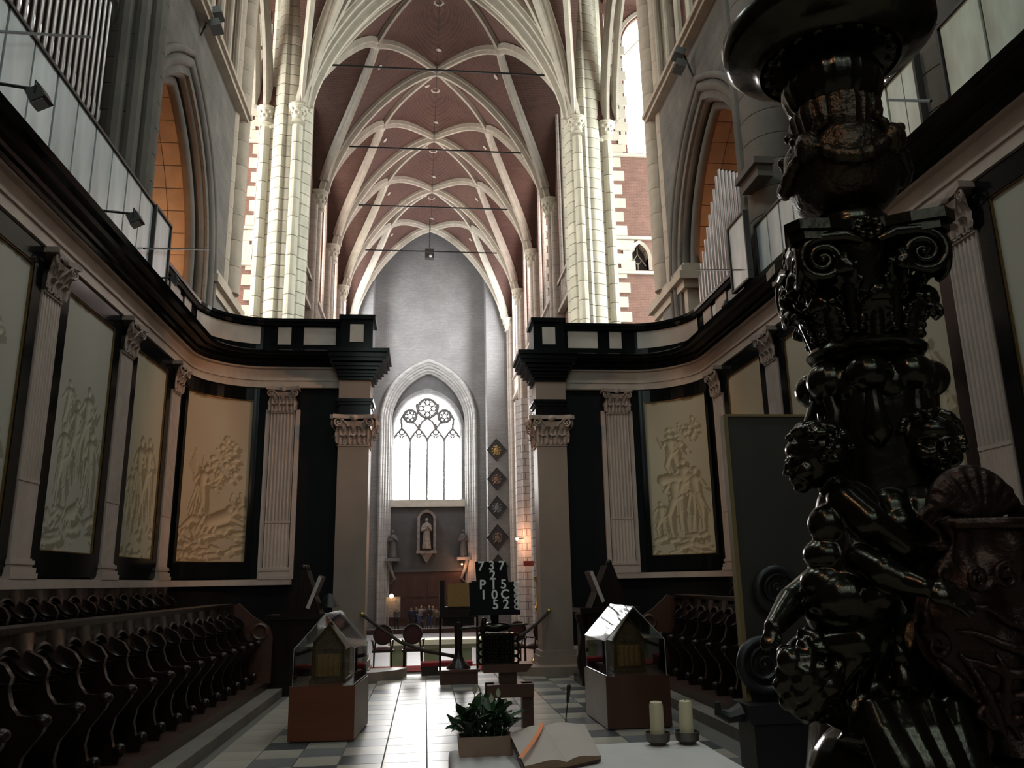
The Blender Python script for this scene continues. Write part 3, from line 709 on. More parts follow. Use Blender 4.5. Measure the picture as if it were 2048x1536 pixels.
# ================================================================== choir arcade and east crossing piers
ARC=[(-8.2,3.2),(-1.2,3.2),(5.8,3.2),(13.2,3.2),(20.2,3.05)]
SHE=course_mesh([(.33*cos(2*pi*i/12),.33*sin(2*pi*i/12)) for i in range(12)],.93,'stone_warm',.01)
SHE2=course_mesh([(.22*cos(2*pi*i/12),.22*sin(2*pi*i/12)) for i in range(12)],.93,'stone_warm',.01)
CHP=course_mesh([(.72*cos(2*pi*i/28),.72*sin(2*pi*i/28)) for i in range(28)],.62,'stone_dark',.01)
for s,nm in ((-1,'wall_choir_left'),(1,'wall_choir_right')):
    side='left' if s<0 else 'right'; EN=26.4 if s<0 else 25.3
    mpc=lambda a,t,z,s=s:(CX+s*(7.3+t),a,z)
    g=G(); archwall(g,mpc,-14,EN,-.02,18.2,[(y,a,2.,11.2,15.9) for y,a in ARC],2.2)
    W=struct(g.build(nm,'stone_darkwall'),'grey stone arcade wall along the %s side of the choir'%side)
    for y,a in ARC[2:]:
        g=G()
        for u,t,r in ((.62,-.06,.10),(.36,.02,.16),(.08,.22,.17),(-.16,.46,.15)): archmould(g,mpc,y,a,8.,11.2,15.9,roll(u,t,r,8))
        g.build('arch_roll','stone_dark',W,smooth=50)
        g=G()
        for u,t,r in ((.0,2.1,.16),(-.2,1.9,.14)): archmould(g,mpc,y,a,8.,11.2,15.9,roll(u,t,r,8))
        g.build('arch_roll','stone_warm',W,smooth=50)
        # blocks of the arch soffit
        P=[(-a,z) for z in np.arange(8.,11.2,.55)]+arch_pts(a,11.2,15.9,9); P+= [(a,z) for z in np.arange(11.2,8.,-.55)][1:]
        for (x0,z0),(x1,z1) in zip(P[:-1],P[1:]):
            d=Vector((x1-x0,z1-z0)); L=d.length; d.normalize(); n=Vector((d.y,-d.x))     # inward
            for t0,t1 in ((.40,1.12),(1.14,1.86)):
                e=.012; q=[(x0+d.x*e,z0+d.y*e),(x1-d.x*e,z1-d.y*e)]
                vs=[mpc(y+px_+n.x*k,tt,pz+n.y*k) for k in (-.05,.035) for (px_,pz) in q for tt in (t0,t1)]
                G().add(vs,[(0,1,3,2),(4,6,7,5),(0,4,5,1),(2,3,7,6),(0,2,6,4),(1,5,7,3)]).build('voussoir','stone_warm',W)
    # string course, triforium screen
    g=G(); g.box(*sorted((CX+s*7.02,CX+s*7.4)),-14,EN-.3,18.05,18.2).box(*sorted((CX+s*6.92,CX+s*7.4)),-14,EN-.3,18.2,18.36); g.build('string_course','stone_warm',W)
    G().box(*sorted((CX+s*8.2,CX+s*8.6)),-14,EN,18.2,30).build('triforium_wall','brick_red',W)
    mm=G().tube([(0,0,18.3),(0,0,25.4)],.09,8).tube([(s*.14,.14,18.3),(s*.14,.14,25.4)],.06,6).mesh('mullion','stone_warm',40)
    for k in range(16):
        y=EN-1.5-k*1.05
        put('mullion',mm,W,(CX+s*7.3,y,0))
        g=G().tube([(CX+s*7.3,y,22.6),(CX+s*7.3,y-.25,23.2),(CX+s*7.3,y-.52,23.5),(CX+s*7.3,y-.8,23.2),(CX+s*7.3,y-1.05,22.6)],.08,6); g.build('triforium_arch','stone_warm',W,smooth=50)
    struct(G().box(*sorted((CX+s*7.2,CX+s*8.6)),-14,EN,25.4,30).build('wall_choir_upper','stone_dark'),'upper stone wall of the choir')
    struct(G().box(*sorted((CX+s*12.6,CX+s*13)),-14,24,-.02,17.6).box(*sorted((CX+s*8.6,CX+s*13)),-14,24.2,17.2,17.6).build('wall_ambulatory','brick_red'),'outer wall of the ambulatory')
    # east crossing pier: attached shafts rising past the frame
    t=pier_root('tall %s pier of clustered shafts rising behind the curved gallery'%side,(CX+s*(7.66 if s<0 else 7.68),26.2 if s<0 else 25.1,0))
    G().box(-.45+s*.3,.45+s*.3,-1.,1.,0,32).build('core','stone_warm',t)
    for dx,dy,me in ((s*.02,-1.35,SHE2),(-s*.12,-.72,SHE),(-s*.34,-.05,SHE),(-s*.2,.62,SHE2),(s*.1,1.05,SHE)):
        sh=G().lathe([(.2,11.6),(.2,32)],8).build('shaft_core','stone_joint',t,loc=(dx,dy,0))
        for k in range(22): put('shaft_drum',me,sh,(0,0,11.7+k*.935))
    g=G()
    for z0,z1,o in ((11.0,11.25,.14),(11.25,11.5,.3),(11.5,11.72,.2),(11.72,11.85,.08)): g.box(*sorted((s*.5,-s*(.3+o))),-2.2-o,.9+o,z0,z1)
    g.box(*sorted((s*.5,-s*.3)),-2.2,.9,0,11.)
    g.build('base','stone_warm',t)
    # round choir piers
    for y,nm2 in ((16.0 if s>0 else 16.25,'between the organ bay and the open arch'),(9.75,'beside the near organ bay')):
        t=pier_root('dark round stone pier on the %s side %s'%(side,nm2),(CX+s*7.3,y,0),'choir_pier')
        G().lathe([(.705,0),(.705,19)],20).build('core','stone_joint',t)
        for k in range(30): put('stone_course',CHP,t,(0,0,k*.625))
        for k in range(3):
            a=(pi if s>0 else 0)+(-.9+k*.0)+(-.5+k*.45)*1.0
            G().tube([(.74*cos(a),.74*sin(a),7),(.74*cos(a),.74*sin(a),26)],.15,8).build('shaft','stone_dark',t,smooth=40)
        if s>0 and y>15: G().box(-.95,-.6,-1.,-.1,10.6,10.85).box(-1.05,-.6,-1.1,0,10.85,11.).build('corbel','stone_dark',t)
# apse behind the camera with its windows, and the choir ceiling
mpa=lambda a,t,z:(CX+a,-13.6-t,z)
g=G(); archwall(g,mpa,-8.6,8.6,-.02,30,[(x,1.1,8.,18.5,20.5) for x in (-4.2,0,4.2)],.8)
struct(g.build('wall_apse','stone_dark'),'apse wall behind the viewer with tall windows')
for i,x in enumerate((-4.2,0,4.2)): struct(G().box(CX+x-1.15,CX+x+1.15,-14.2,-14.15,7.9,20.6).build('window_%d'%(6+i),'window_soft'),'tall apse window')
struct(G().box(-8.6,8.8,-14.4,27,29.9,30.3).build('ceiling','stone_grey'),'ceiling over the choir')
for s in (-1,1):
    for j_,y in enumerate((-5,5,16)):
        struct(G().box(*sorted((CX+s*7.16,CX+s*7.19)),y-1.3,y+1.3,20.,26.).build('window_%d'%(9+(s>0)*3+j_),'window_soft'),'clerestory window of the choir')
lamp('POINT','ambulatory_lamp',(-10.6,19.6,9.3),900,(1.,.48,.20),size=.25)
lamp('POINT','ambulatory_lamp',(11.0,20.4,9.6),420,(1.,.42,.16),size=.25)
for s,x,y,z in ((-1,-10.6,19.6,9.4),(1,11.0,20.4,9.7)):
    t=thing('ambulatory_lamp','glowing warm lamp hanging in the %s side aisle behind the arch'%('left' if s<0 else 'right'),'lamp',(x,y,z))
    G().lathe([(0,.55),(.3,.5),(.34,.4),(.3,.4),(0,.5)],14).build('shade','iron',t,smooth=40); G().sphere((0,0,.38),.09).build('bulb','bulb',t)
    G().tube([(0,0,.55),(0,0,17.2-z)],.02,5).build('cord','iron',t)

# ---- organs behind the painted shutters
def organ(name,label,pipes,parts,mid='organ_wood'):
    t=thing(name,label,'organ')
    for i,(x,y,z0,z1,r) in enumerate(pipes):
        p=G().lathe([(r*.25,z0),(r*.9,z0+.75),(r,z0+.85),(r,z1),(r*.8,z1),(r*.8,z1-.1),(0,z1-.12)],10).build('pipe','pipe_metal',t,loc=(x,y,0),smooth=40)
        d=-1 if x>0 else 1
        G().sphere((d*r*.82,0,z0+1.05),(r*.35,r*.55,.15),6,5).build('pipe_mouth','pipe_mouth',p)
    parts(t); return t
L=[(-7.45+CX,10.4+i*.235,10.55,17.2-.02*i,.052) for i in range(22)]
organ('pipe_organ','tall silver organ pipes standing behind the blue-grey boards on the left',L,lambda t:(G().box(-8.9,-8.6,10.2,16.6,8.4,18).build('case_back','organ_wood',t),G().box(-8.5,-7.2,10.2,16.6,8.4,10.55).build('windchest','organ_wood',t)))
top=onX(1437,340,7.75); P=[]; yl,yr=onX(1397,500,7.75)[1],onX(1500,500,7.75)[1]
for i in range(16):
    y=yl+(yr-yl)*i/15; z=top[2]-abs(y-top[1])*(1.15 if y>top[1] else .62)
    P.append((7.75,y,8.6,z,.085))
organ('pipe_organ','small group of organ pipes inside the pointed arch on the right',P,lambda t:(G().box(7.5,8.1,yr-.2,yl+.2,7.6,8.6).build('windchest','organ_wood',t),G().box(8.3,8.5,yr-.3,yl+.2,7.6,11.6).build('case_back','organ_wood',t)))
organ('pipe_organ','row of organ pipes above the short shutter beyond the bronze candlestick',[(7.5,10.35+i*.16,9.6,11.2,.055) for i in range(16)],lambda t:(G().box(7.9,8.0,10.2,13,8.4,12.5).build('case_back','organ_wood',t),))

# ---- painted board shutters along the galleries
bd={}
def board(m,wd,h,th=.05):
    k=(m,round(wd,3),round(h,3))
    if k not in bd: bd[k]=G().box(-th/2,th/2,-wd/2+.026,wd/2-.026,0,h).mesh('board',m)
    return bd[k]
def shutter(label,x,y0,y1,n,m,z0=8.45,z1=9.72):
    t=thing('painted_shutter',label,'shutter',(x,(y0+y1)/2,z0),group='painted gallery shutters')
    wd=(y1-y0)/n; s=1 if x<0 else -1
    for i in range(n):
        put('board',board(m,wd,z1-z0),t,(s*(.004*(i%2)),y0+wd*(i+.5)-(y0+y1)/2,0))
    L=y1-y0
    G().box(-.06,.06,-L/2,L/2,z1-z0,z1-z0+.05).box(-.05,.05,-L/2,L/2,-.05,0).box(-.06,.06,L/2,L/2+.05,-.05,z1-z0+.05).box(-.06,.06,-L/2-.05,-L/2,-.05,z1-z0+.05).build('frame','frame_dark',t)
    G().box(-.02-s*.03,.02-s*.03,-L/2+.01,L/2-.01,.01,z1-z0-.01).build('backing','board_gap',t)
    return t
shutter('long run of blue-grey painted boards on the left gallery',-6.2,6.1,15.55,13,'board_paint')
shutter('last narrow blue-grey board at the far end of the left gallery',-6.17,15.62,16.55,1,'board_paint',8.3,9.72)
shutter('large painted shutter in the upper right corner of the picture',6.6,5.9,9.15,4,'board_paint_green')
shutter('pale greenish shutter between the candlestick and the dark pier',6.6,9.78,12.0,3,'board_paint_green')
shutter('grey shutter boards with faded red emblems beyond the candlestick',6.6,12.75,15.7,5,'board_paint')
shutter('narrow single shutter at the end of the right gallery near the organ pipes',6.3,onX(1500,540,6.3)[1],onX(1466,540,6.3)[1],1,'board_paint',8.5,10.0)

# ================================================================== the choir screens
XW=6.52; RC=1.7; YC=19.15; YE=20.85
def plan(y0=4.2, xend=2.15, n=14):
    """left half of the wall line, from near to far, with inward normals"""
    P=[((-XW,y0),(1,0)),((-XW,YC),(1,0))]
    for i in range(1,n):
        a=pi-pi/2*i/n; P.append(((-XW+RC+RC*cos(a),YC+RC*sin(a)),(-cos(a),-sin(a))))
    P += [((-XW+RC,YE),(0,-1)),((-xend,YE),(0,-1))]
    return P
def band(g, prof, y0=4.2, xend=2.15, mi=0):
    PL=plan(y0,xend); path=[(p[0],p[1],0) for p,_ in PL]; N=[(q[0],q[1],0) for _,q in PL]; B=[(0,0,1)]*len(PL)
    return g.sweep(path,prof,N,B,mi=mi)
# Corinthian pilaster capital
def corinth_face(g,wd,h,dep,y=0.):
    """front toward -Y, bottom z=0, centred x=0"""
    g.box(-wd/2,wd/2,y-.02,y+dep,0,.05*h)
    g.grid(lambda u,v:((u-.5)*wd*(1+.18*v*v),y-.02-.09*v*v,h*(.05+.75*v)),8,6)
    for k in range(3): leafstrip(g,(k-1)*wd*.34,y-.02,.05*h,0,-1,wd*.36,h*.38,wd*.16)
    for k in range(4): leafstrip(g,(k-1.5)*wd*.31,y-.03,.1*h,0,-1,wd*.32,h*.62,wd*.17)
    for sx in (-1,1):
        spiral(g,(sx*wd*.50,y-.14,h*.76),(sx,-.25,0),(0,0,1),wd*.15,wd*.035,1.6,-pi/2,1)
        g.tube([(sx*wd*.12,y-.05,h*.5),(sx*wd*.25,y-.09,h*.72),(sx*wd*.42,y-.14,h*.87)],wd*.03,6)
    g.sphere((0,y-.13,h*.9),(wd*.13,.05,h*.1),8,6)
    g.prism([(-wd*.68,-.21),(-wd*.3,-.13),(wd*.3,-.13),(wd*.68,-.21),(wd*.68,dep),(-wd*.68,dep)],(0,y,h*.87),(1,0,0),(0,1,0),(0,0,h*.13))
    return g
PW=.60; PH0,PH1=2.36,6.52
cap_me=corinth_face(G(),PW,.68,.12).mesh('capital','capital_stone',45)
def fl_poly(wd,dep,nf=7,fd=.022):
    P=[(-wd/2,dep),(-wd/2,0)]; st=wd/nf
    for i in range(nf):
        x=-wd/2+st*i; P += [(x+st*.14,0)]+[(x+st*.5-st*.36*cos(pi*k/4),fd*sin(pi*k/4)) for k in range(1,4)]+[(x+st*.86,0)]
    return P+[(wd/2,0),(wd/2,dep)]
sh_me=G().zprism(fl_poly(PW,.12),PH0+.28+1.12,PH1).mesh('fluted_shaft','marble_white')
sl_me=G().zprism(fl_poly(PW,.12,7,.008),PH0+.28,PH0+.28+1.10).box(-PW/2-.006,PW/2+.006,-.006,.12,PH0+.28+1.08,PH0+.28+1.13).mesh('cabled_shaft','marble_white')
g=G()
for z0,z1,o in ((0,.08,.09),(.08,.16,.07),(.16,.2,.03),(.2,.26,.05),(.26,.285,.02)): g.box(-PW/2-o,PW/2+o,-o,.12,PH0+z0,PH0+z1)
pb_me=g.mesh('pilaster_base','marble_white')
st_me=G().box(-PW/2-.13,-PW/2-.02,.03,.12,PH0,PH1+.1).box(PW/2+.02,PW/2+.13,.03,.12,PH0,PH1+.1).mesh('side_strip','marble_white')
PIL=[(6.2,0),(9.28,0),(12.2,0),(15.4,0),(18.52,0),(None,1)]
paint_spec=[]
for s,side in ((-1,'left'),(1,'right')):
    t=thing('choir_screen','%s marble choir screen of black and white with pilasters and curved gallery'%side,'screen',group='choir screens')
    def fin(g,name,m,smooth=None,par=None):
        g.v=[(x+0,y,z) for x,y,z in g.v]
        if s>0: g.mirror(0)
        g.v=[(x+CX,y,z) for x,y,z in g.v]
        return g.build(name,m,par or t,smooth)
    fin(band(G(),[(-.3,1.2),(0,1.2),(0,7.2),(-.3,7.2)],xend=2.9),'back_wall','slate_black')
    fin(band(G(),[(-.3,2.22),(.2,2.22),(.2,2.36),(-.3,2.36)],xend=4.0),'sill','marble_white')
    fin(band(G(),[(-.1,7.2),(.14,7.2),(.14,7.38),(.17,7.38),(.17,7.44),(.12,7.45),(.12,7.68),(.2,7.7),(.2,7.74),(-.1,7.74)],xend=2.9),'architrave','balustrade_marble')
    fin(band(G(),[(-.3,7.74),(.22,7.74),(.24,7.80),(.30,7.82),(.32,7.88),(.47,7.90),(.50,7.96),(.62,7.98),(.66,8.06),(.60,8.10),(-.3,8.16)],xend=2.15),'cornice','marble_black')
    # balustrade
    fin(band(G(),[(-.1,8.12),(.2,8.12),(.2,8.34),(-.1,8.34)],16.3,2.15),'gallery_rail','marble_black')
    fin(band(G(),[(-.14,8.86),(.22,8.86),(.24,8.95),(.27,8.97),(.27,9.05),(-.14,9.05)],16.3,2.15),'gallery_rail','marble_black')
    fin(band(G(),[(-.06,8.34),(.14,8.34),(.14,8.86),(-.06,8.86)],16.3,2.15),'gallery_parapet','marble_black')
    def pan(kind,a,b):
        g=G(); z0,z1=8.36,8.84
        if kind=='arc':
            f=lambda u:(-XW+RC+(RC-.165)*cos(u),YC+(RC-.165)*sin(u)); P=[f(a+(b-a)*i/10) for i in range(11)]
            vs=[(x,y,z) for z in (z0,z1) for x,y in P]; g.add(vs,[(i,i+1,12+i,11+i) for i in range(10)])
        elif kind=='x': g.box(a,b,YE-.165,YE-.1,z0,z1)
        else: g.box(-XW+.1,-XW+.165,a,b,z0,z1)
        fin(g,'gallery_panel','balustrade_marble')
    pan('arc',pi*.955,pi*.55); pan('x',-4.62,-4.28) ; pan('x',-3.95,-3.12); pan('x',-2.72,-2.37)
    pan('y',17.35,18.05); pan('y',18.4,18.95)
    # end pillar with its own entablature
    px0,px1,py0,py1=-2.95,-2.17,20.5,21.28
    fin(G().box(px0,px1,py0,py1,.5,5.62),'end_pillar','marble_pillar')
    fin(G().box(px0-.1,px1+.1,py0-.1,py1+.1,.2,.4).box(px0-.06,px1+.06,py0-.06,py1+.06,.4,.52).box(px0-.14,px1+.14,py0-.14,py1+.14,.0,.22),'pillar_base','marble_pillar')
    g=G(); 
    for k,(ax,ay,rz) in enumerate((((px0+px1)/2,py0,0),(px1,(py0+py1)/2,pi/2),(px0,(py0+py1)/2,-pi/2))):
        b0=len(g.v); corinth_face(g,.76,.80,.3); g.xf(Matrix.Translation((ax,ay,5.62))@Matrix.Rotation(rz,4,'Z'),b0)
    fin(g,'capital','capital_stone',45)
    fin(G().box(px0-.02,px1+.02,py0-.02,py1+.02,6.42,6.62).box(px0-.0,px1+.0,py0-.0,py1,6.62,6.7).box(px0-.04,px1+.04,py0-.04,py1+.04,6.7,6.78).box(px0-.08,px1+.08,py0-.08,py1+.08,6.78,6.86),'pillar_block','marble_black')
    fin(G().box(px0-.02,px1+.0,py0-.0,py1,6.86,7.36),'pillar_block','marble_pillar')
    g=G()
    for z0,z1,o in ((7.36,7.44,.06),(7.44,7.52,.12),(7.52,7.6,.15),(7.6,7.68,.24),(7.68,7.78,.30),(7.78,7.88,.40),(7.88,8.0,.45),(8.0,8.1,.5)): g.box(px0-o*.6,px1+o,py0-o,py1+o*.5,z0,z1)
    fin(g,'cornice_end','marble_black')
    fin(G().box(px0-.02,px1+.04,py0-.12,py1,8.1,9.02).box(px0-.06,px1+.1,py0-.18,py1+.05,8.98,9.1).box(px0-.06,px1+.08,py0-.16,py1+.05,8.1,8.2),'gallery_corner','marble_black')
    fin(G().box(-2.72,-2.37,py0-.145,py0-.1,8.36,8.84),'gallery_panel','balustrade_marble')
    fin(G().box(-3.95,-2.95,YE+.02,YE+.3,.6,7.2),'dark_doorway','slate_black')
    # steps of the plinth under the pillar
    pl=[( -2.5+1.35*cos(a),20.95-1.15*sin(a)) for a in [pi*i/12 for i in range(13)]]
    fin(G().zprism(pl[::-1],0,.2),'plinth_step','marble_pillar',30)
    # pilasters
    for k,(y,kind) in enumerate(PIL):
        if kind==0: loc=(s*(XW-.12)+CX,y,0); rot=(0,0,pi/2 if s<0 else -pi/2)
        else: loc=(s*4.4+CX,YE-.12,0); rot=(0,0,0)
        p=bpy.data.objects.new('pilaster',sh_me); COL.objects.link(p); p.parent=t; p.location=loc; p.rotation_euler=rot
        put('pilaster_base',pb_me,p); put('cabled_shaft',sl_me,p); put('capital',cap_me,p,(0,0,PH1)); put('side_strip',st_me,p)
# ---- grisaille paintings (painted to look like relief) in their black frames
def gris(nx_,ny_,W,H,seed,tone,scene):
    rn=random.Random(seed); xs=np.linspace(0,W,nx_); ys=np.linspace(0,H,ny_); X,Y=np.meshgrid(xs,ys)
    Hh=np.zeros_like(X)
    def cap(x0,y0,x1,y1,r0,r1,lift=0.):
        nonlocal Hh
        dx,dy=x1-x0,y1-y0; L2=dx*dx+dy*dy+1e-9; t=np.clip(((X-x0)*dx+(Y-y0)*dy)/L2,0,1)
        d=np.hypot(X-x0-t*dx,Y-y0-t*dy); r=r0+(r1-r0)*t; hh=np.sqrt(np.maximum(0,r*r-d*d)); Hh=np.where(hh>0,np.maximum(Hh,hh+lift),Hh)
    def figure(x,y,h,lean=0.,pose=0):
        k=h/1.7; c=lambda a,b:(x+a*k+lean*b*k,y+b*k); f=rn.choice((-1,1))
        cap(*c(f*.03,1.58),*c(f*.04,1.60),.105*k,.10*k,.03); cap(*c(0,1.42),*c(0,1.5),.05*k,.05*k)
        cap(*c(-.02,1.33),*c(.02*f,.98),.165*k,.13*k,.02); cap(*c(-.1,1.37),*c(.1,1.37),.09*k,.09*k,.02)
        kn=rn.uniform(.02,.2)*f
        cap(*c(.06*f,.92),*c(.08*f+kn,.5),.115*k,.085*k,.05*k); cap(*c(.08*f+kn,.5),*c(.1*f+kn*.3,.06),.075*k,.045*k,.05*k)
        cap(*c(-.07*f,.92),*c(-.12*f,.48),.115*k,.08*k); cap(*c(-.12*f,.48),*c(-.2*f,.05),.07*k,.045*k)
        for q in range(5):      # drapery over hip and leg
            a=-.16+.08*q; e=rn.uniform(.1,.7); cap(*c(a,1.0-.05*q*f),*c(a*1.5+rn.uniform(-.1,.1),e),.05*k,.03*k,.075*k)
        cap(*c(-.18*f,1.0),*c(.16*f,.82),.06*k,.05*k,.09*k)
        a1=rn.choice(((.45,1.55),(.42,1.1),(.2,1.12),(.5,1.3)))
        cap(*c(f*.17,1.36),*c(f*.31,1.16),.068*k,.055*k,.06); cap(*c(f*.31,1.16),*c(f*a1[0],a1[1]),.052*k,.036*k,.06)
        a2=rn.choice(((-.4,1.0),(-.42,1.35),(-.08,1.1)))
        cap(*c(-f*.17,1.36),*c(-f*.30,1.14),.066*k,.055*k,.05); cap(*c(-f*.30,1.14),*c(f*a2[0],a2[1]),.052*k,.036*k,.05)
    def lying(x,y,h,fl=1):
        k=h/1.7; c=lambda a,b:(x+fl*a*k,y+b*k)
        cap(*c(0,.55),*c(.0,.57),.11*k,.1*k,.03); cap(*c(-.1,.38),*c(-.5,.22),.19*k,.17*k); cap(*c(-.5,.22),*c(-1.0,.3),.13*k,.09*k); cap(*c(-1.,.3),*c(-1.35,.05),.09*k,.06*k)
        cap(*c(0,.35),*c(.35,.2),.07*k,.05*k,.05); cap(*c(.05,.4),*c(.3,.7),.06*k,.05*k,.05); cap(*c(.3,.7),*c(.25,.95),.05*k,.04*k,.05)
        for q in range(4): cap(*c(-.2-.15*q,.35),*c(-.4-.15*q,.0),.05*k,.04*k,.08*k)
    def tree(x,y,r):
        for q in range(int(90*r)):
            a=rn.uniform(0,6.3); d=r*sqrt(rn.random()); rr=rn.uniform(.03,.085); cap(x+d*cos(a),y+d*sin(a)*1.1,x+d*cos(a)+.02,y+d*sin(a)*1.1,rr,rr*.8)
    def rocks(n,y1):
        for q in range(n): 
            x=rn.uniform(0,W); y=rn.uniform(0,y1); cap(x,y,x+rn.uniform(-.3,.3),y+rn.uniform(-.1,.1),rn.uniform(.03,.1),rn.uniform(.03,.08))
    def wing(x,y,h,fl):
        for q in range(6): cap(x,y,x+fl*(.1+.06*q)*h,y+(.55-.07*q)*h,.05*h,.025*h)
    scene(W,H,figure,lying,tree,rocks,wing,cap)
    # painted light from the upper left
    gy,gx=np.gradient(Hh,ys[1]-ys[0],xs[1]-xs[0]); nz=1/np.sqrt(1+gx*gx+gy*gy); sh=(-gx*.55+gy*.62+.75)*nz/1.1
    sh=np.clip(sh,.1,1.25)
    cs=np.roll(np.roll(Hh,6,1),-5,0)>.04; fig=Hh>0
    no=np.zeros_like(X)
    for q in range(7):
        fx,fy,ph=rn.uniform(.5,5),rn.uniform(.4,3.5),rn.uniform(0,6); no+=np.sin(X*fx+Y*fy*rn.choice((-1,1))+ph)/7
    v=np.where(fig,.30+.86*sh,np.where(cs,.52,.90+.05*no)); v=v*(.95+.06*no)
    rgb=np.stack([np.clip(v*t_,0,1) for t_ in tone],-1)
    warm=np.where(fig|cs,1.,0.)[...,None]*np.array([.02,0,-.03])
    return np.clip(rgb+warm*.6,0,1)
def canvas(name,pos,nx_,ny_,rgb,parent):
    vs=[pos(i/(nx_-1),j/(ny_-1)) for j in range(ny_) for i in range(nx_)]
    fs=[(j*nx_+i,j*nx_+i+1,(j+1)*nx_+i+1,(j+1)*nx_+i) for j in range(ny_-1) for i in range(nx_-1)]
    me=bpy.data.meshes.new(name); me.from_pydata(vs,[],fs); me.materials.append(MAT['canvas'])
    at=me.color_attributes.new('Col','FLOAT_COLOR','POINT')
    c=np.ones((nx_*ny_,4)); c[:,:3]=rgb.reshape(-1,3); at.data.foreach_set('color',c.ravel()); me.update()
    return put(name,me,parent)
TON=dict(cool=(.43,.405,.34),warm=(.47,.355,.245),olive=(.44,.385,.285))
def sc_group(W,H,fi,ly,tr,ro,wi,cap):
    ro(24,.7); fi(W*.26,.7,1.35,.0); fi(W*.62,1.35,1.45,.03); fi(W*.80,.75,1.35,-.04); ly(W*.62,.45,1.15,1); fi(W*.45,1.15,1.35); fi(W*.25,1.75,1.0)
def sc_stand(W,H,fi,ly,tr,ro,wi,cap):
    ro(16,.6); fi(W*.40,.65,1.8,.02); fi(W*.70,.8,1.7,-.02); fi(W*.2,.5,1.25)
def sc_angel(W,H,fi,ly,tr,ro,wi,cap):
    ro(40,.9); ly(W*.78,.75,1.65,1); ly(W*.9,1.0,1.2,-1); fi(W*.30,1.05,1.3,.22); wi(W*.30,2.05,1.2,-.5); wi(W*.38,2.0,1.,.3); tr(W*.66,H*.58,.42); tr(W*.72,H*.70,.22); tr(W*.55,H*.50,.25)
def sc_air(W,H,fi,ly,tr,ro,wi,cap):
    ro(26,.5); fi(W*.34,.55,1.6,.04); fi(W*.68,.6,1.65,-.05); fi(W*.5,1.0,1.5); fi(W*.38,1.95,1.25,-.1); cap(W*.2,1.95,W*.62,2.0,.16,.14); tr(W*.45,H*.74,.36); tr(W*.66,H*.80,.24); fi(W*.15,.4,1.0)
def sc_solo(W,H,fi,ly,tr,ro,wi,cap):
    ro(16,.5); fi(W*.5,.6,1.9,.0); fi(W*.75,.5,1.2,-.02); tr(W*.5,H*.7,.3)
ZC0,ZC1=2.78,6.86
def painting(label,s,y0,y1,seed,tone,scene,arc=None):
    t=thing('grisaille_painting',label,'painting',group='grisaille paintings of the choir screens'); nxq,nyq=80,200
    sx=lambda x:CX+s*x
    if arc is None:
        W=y1-y0; c0_,c1_=y0+.26,y1-.26; xw=XW-.05; XF=XW-.1
        P=gris(nxq,nyq,c1_-c0_,ZC1-ZC0,seed,TON[tone],scene)
        f=(lambda u,v:(sx(xw),c0_+(c1_-c0_)*u,ZC0+(ZC1-ZC0)*v)) if s<0 else (lambda u,v:(sx(xw),c1_+(c0_-c1_)*u,ZC0+(ZC1-ZC0)*v))
        canvas('canvas',f,nxq,nyq,P,t)
        g=G()
        for a,b,z0,z1 in ((y0,c0_,2.4,7.18),(c1_,y1,2.4,7.18),(c0_,c1_,2.4,ZC0),(c0_,c1_,ZC1,7.18)): g.box(*sorted((sx(XW),sx(XW-.1))),a,b,z0,z1)
        g.build('frame','marble_black',t)
        g=G()
        for a,b,z0,z1 in ((c0_,c0_+.018,ZC0,ZC1),(c1_-.018,c1_,ZC0,ZC1),(c0_,c1_,ZC0,ZC0+.018),(c0_,c1_,ZC1-.018,ZC1)): g.box(*sorted((sx(XW-.02),sx(XW-.085))),a,b,z0,z1)
        g.build('gilt_fillet','gold',t)
    else:
        a0,a1=arc; r=RC-.05; d=.085
        def pt(a,rr,z): return (sx(XW-RC+rr*cos(a)), YC+rr*sin(a), z)
        # angle a measured from the side wall (0) to the end wall (pi/2)
        W=(a1-a0-2*d)*r; P=gris(nxq+16,nyq,W,ZC1-ZC0,seed,TON[tone],scene)
        lo,hi=a0+d,a1-d
        f=(lambda u,v:pt(lo+(hi-lo)*u,r,ZC0+(ZC1-ZC0)*v)) if s<0 else (lambda u,v:pt(hi+(lo-hi)*u,r,ZC0+(ZC1-ZC0)*v))
        canvas('canvas',f,nxq+16,nyq,P,t)
        def slab(b0,b1,z0,z1,r0,r1):
            n=10; g=G(); vs=[]
            for i in range(n+1):
                a=b0+(b1-b0)*i/n; vs += [pt(a,r0,z0),pt(a,r1,z0),pt(a,r1,z1),pt(a,r0,z1)]
            fs=[(4*i+k,4*i+(k+1)%4,4*i+4+(k+1)%4,4*i+4+k) for i in range(n) for k in range(4)]+[(3,2,1,0),(4*n,4*n+1,4*n+2,4*n+3)]
            return g.add(vs,fs)
        g=G()
        for a,b,z0,z1 in ((a0,lo,2.4,7.18),(hi,a1,2.4,7.18),(lo,hi,2.4,ZC0),(lo,hi,ZC1,7.18)):
            q=slab(a,b,z0,z1,RC+.02,RC-.1); g.add(q.v,q.f)
        g.build('frame','marble_black',t)
        g=G()
        for a,b,z0,z1 in ((lo,lo+.01,ZC0,ZC1),(hi-.01,hi,ZC0,ZC1),(lo,hi,ZC0,ZC0+.018),(lo,hi,ZC1-.018,ZC1)):
            q=slab(a,b,z0,z1,RC-.03,RC-.085); g.add(q.v,q.f)
        g.build('gilt_fillet','gold',t)
BAY=[(9.6,11.86),(12.55,15.06),(15.74,18.18)]
painting('grisaille painting cut by the left edge of the picture',-1,*BAY[0],3,'cool',sc_solo)
painting('cool grey grisaille of standing figures, second painting from the left edge',-1,*BAY[1],11,'cool',sc_group)
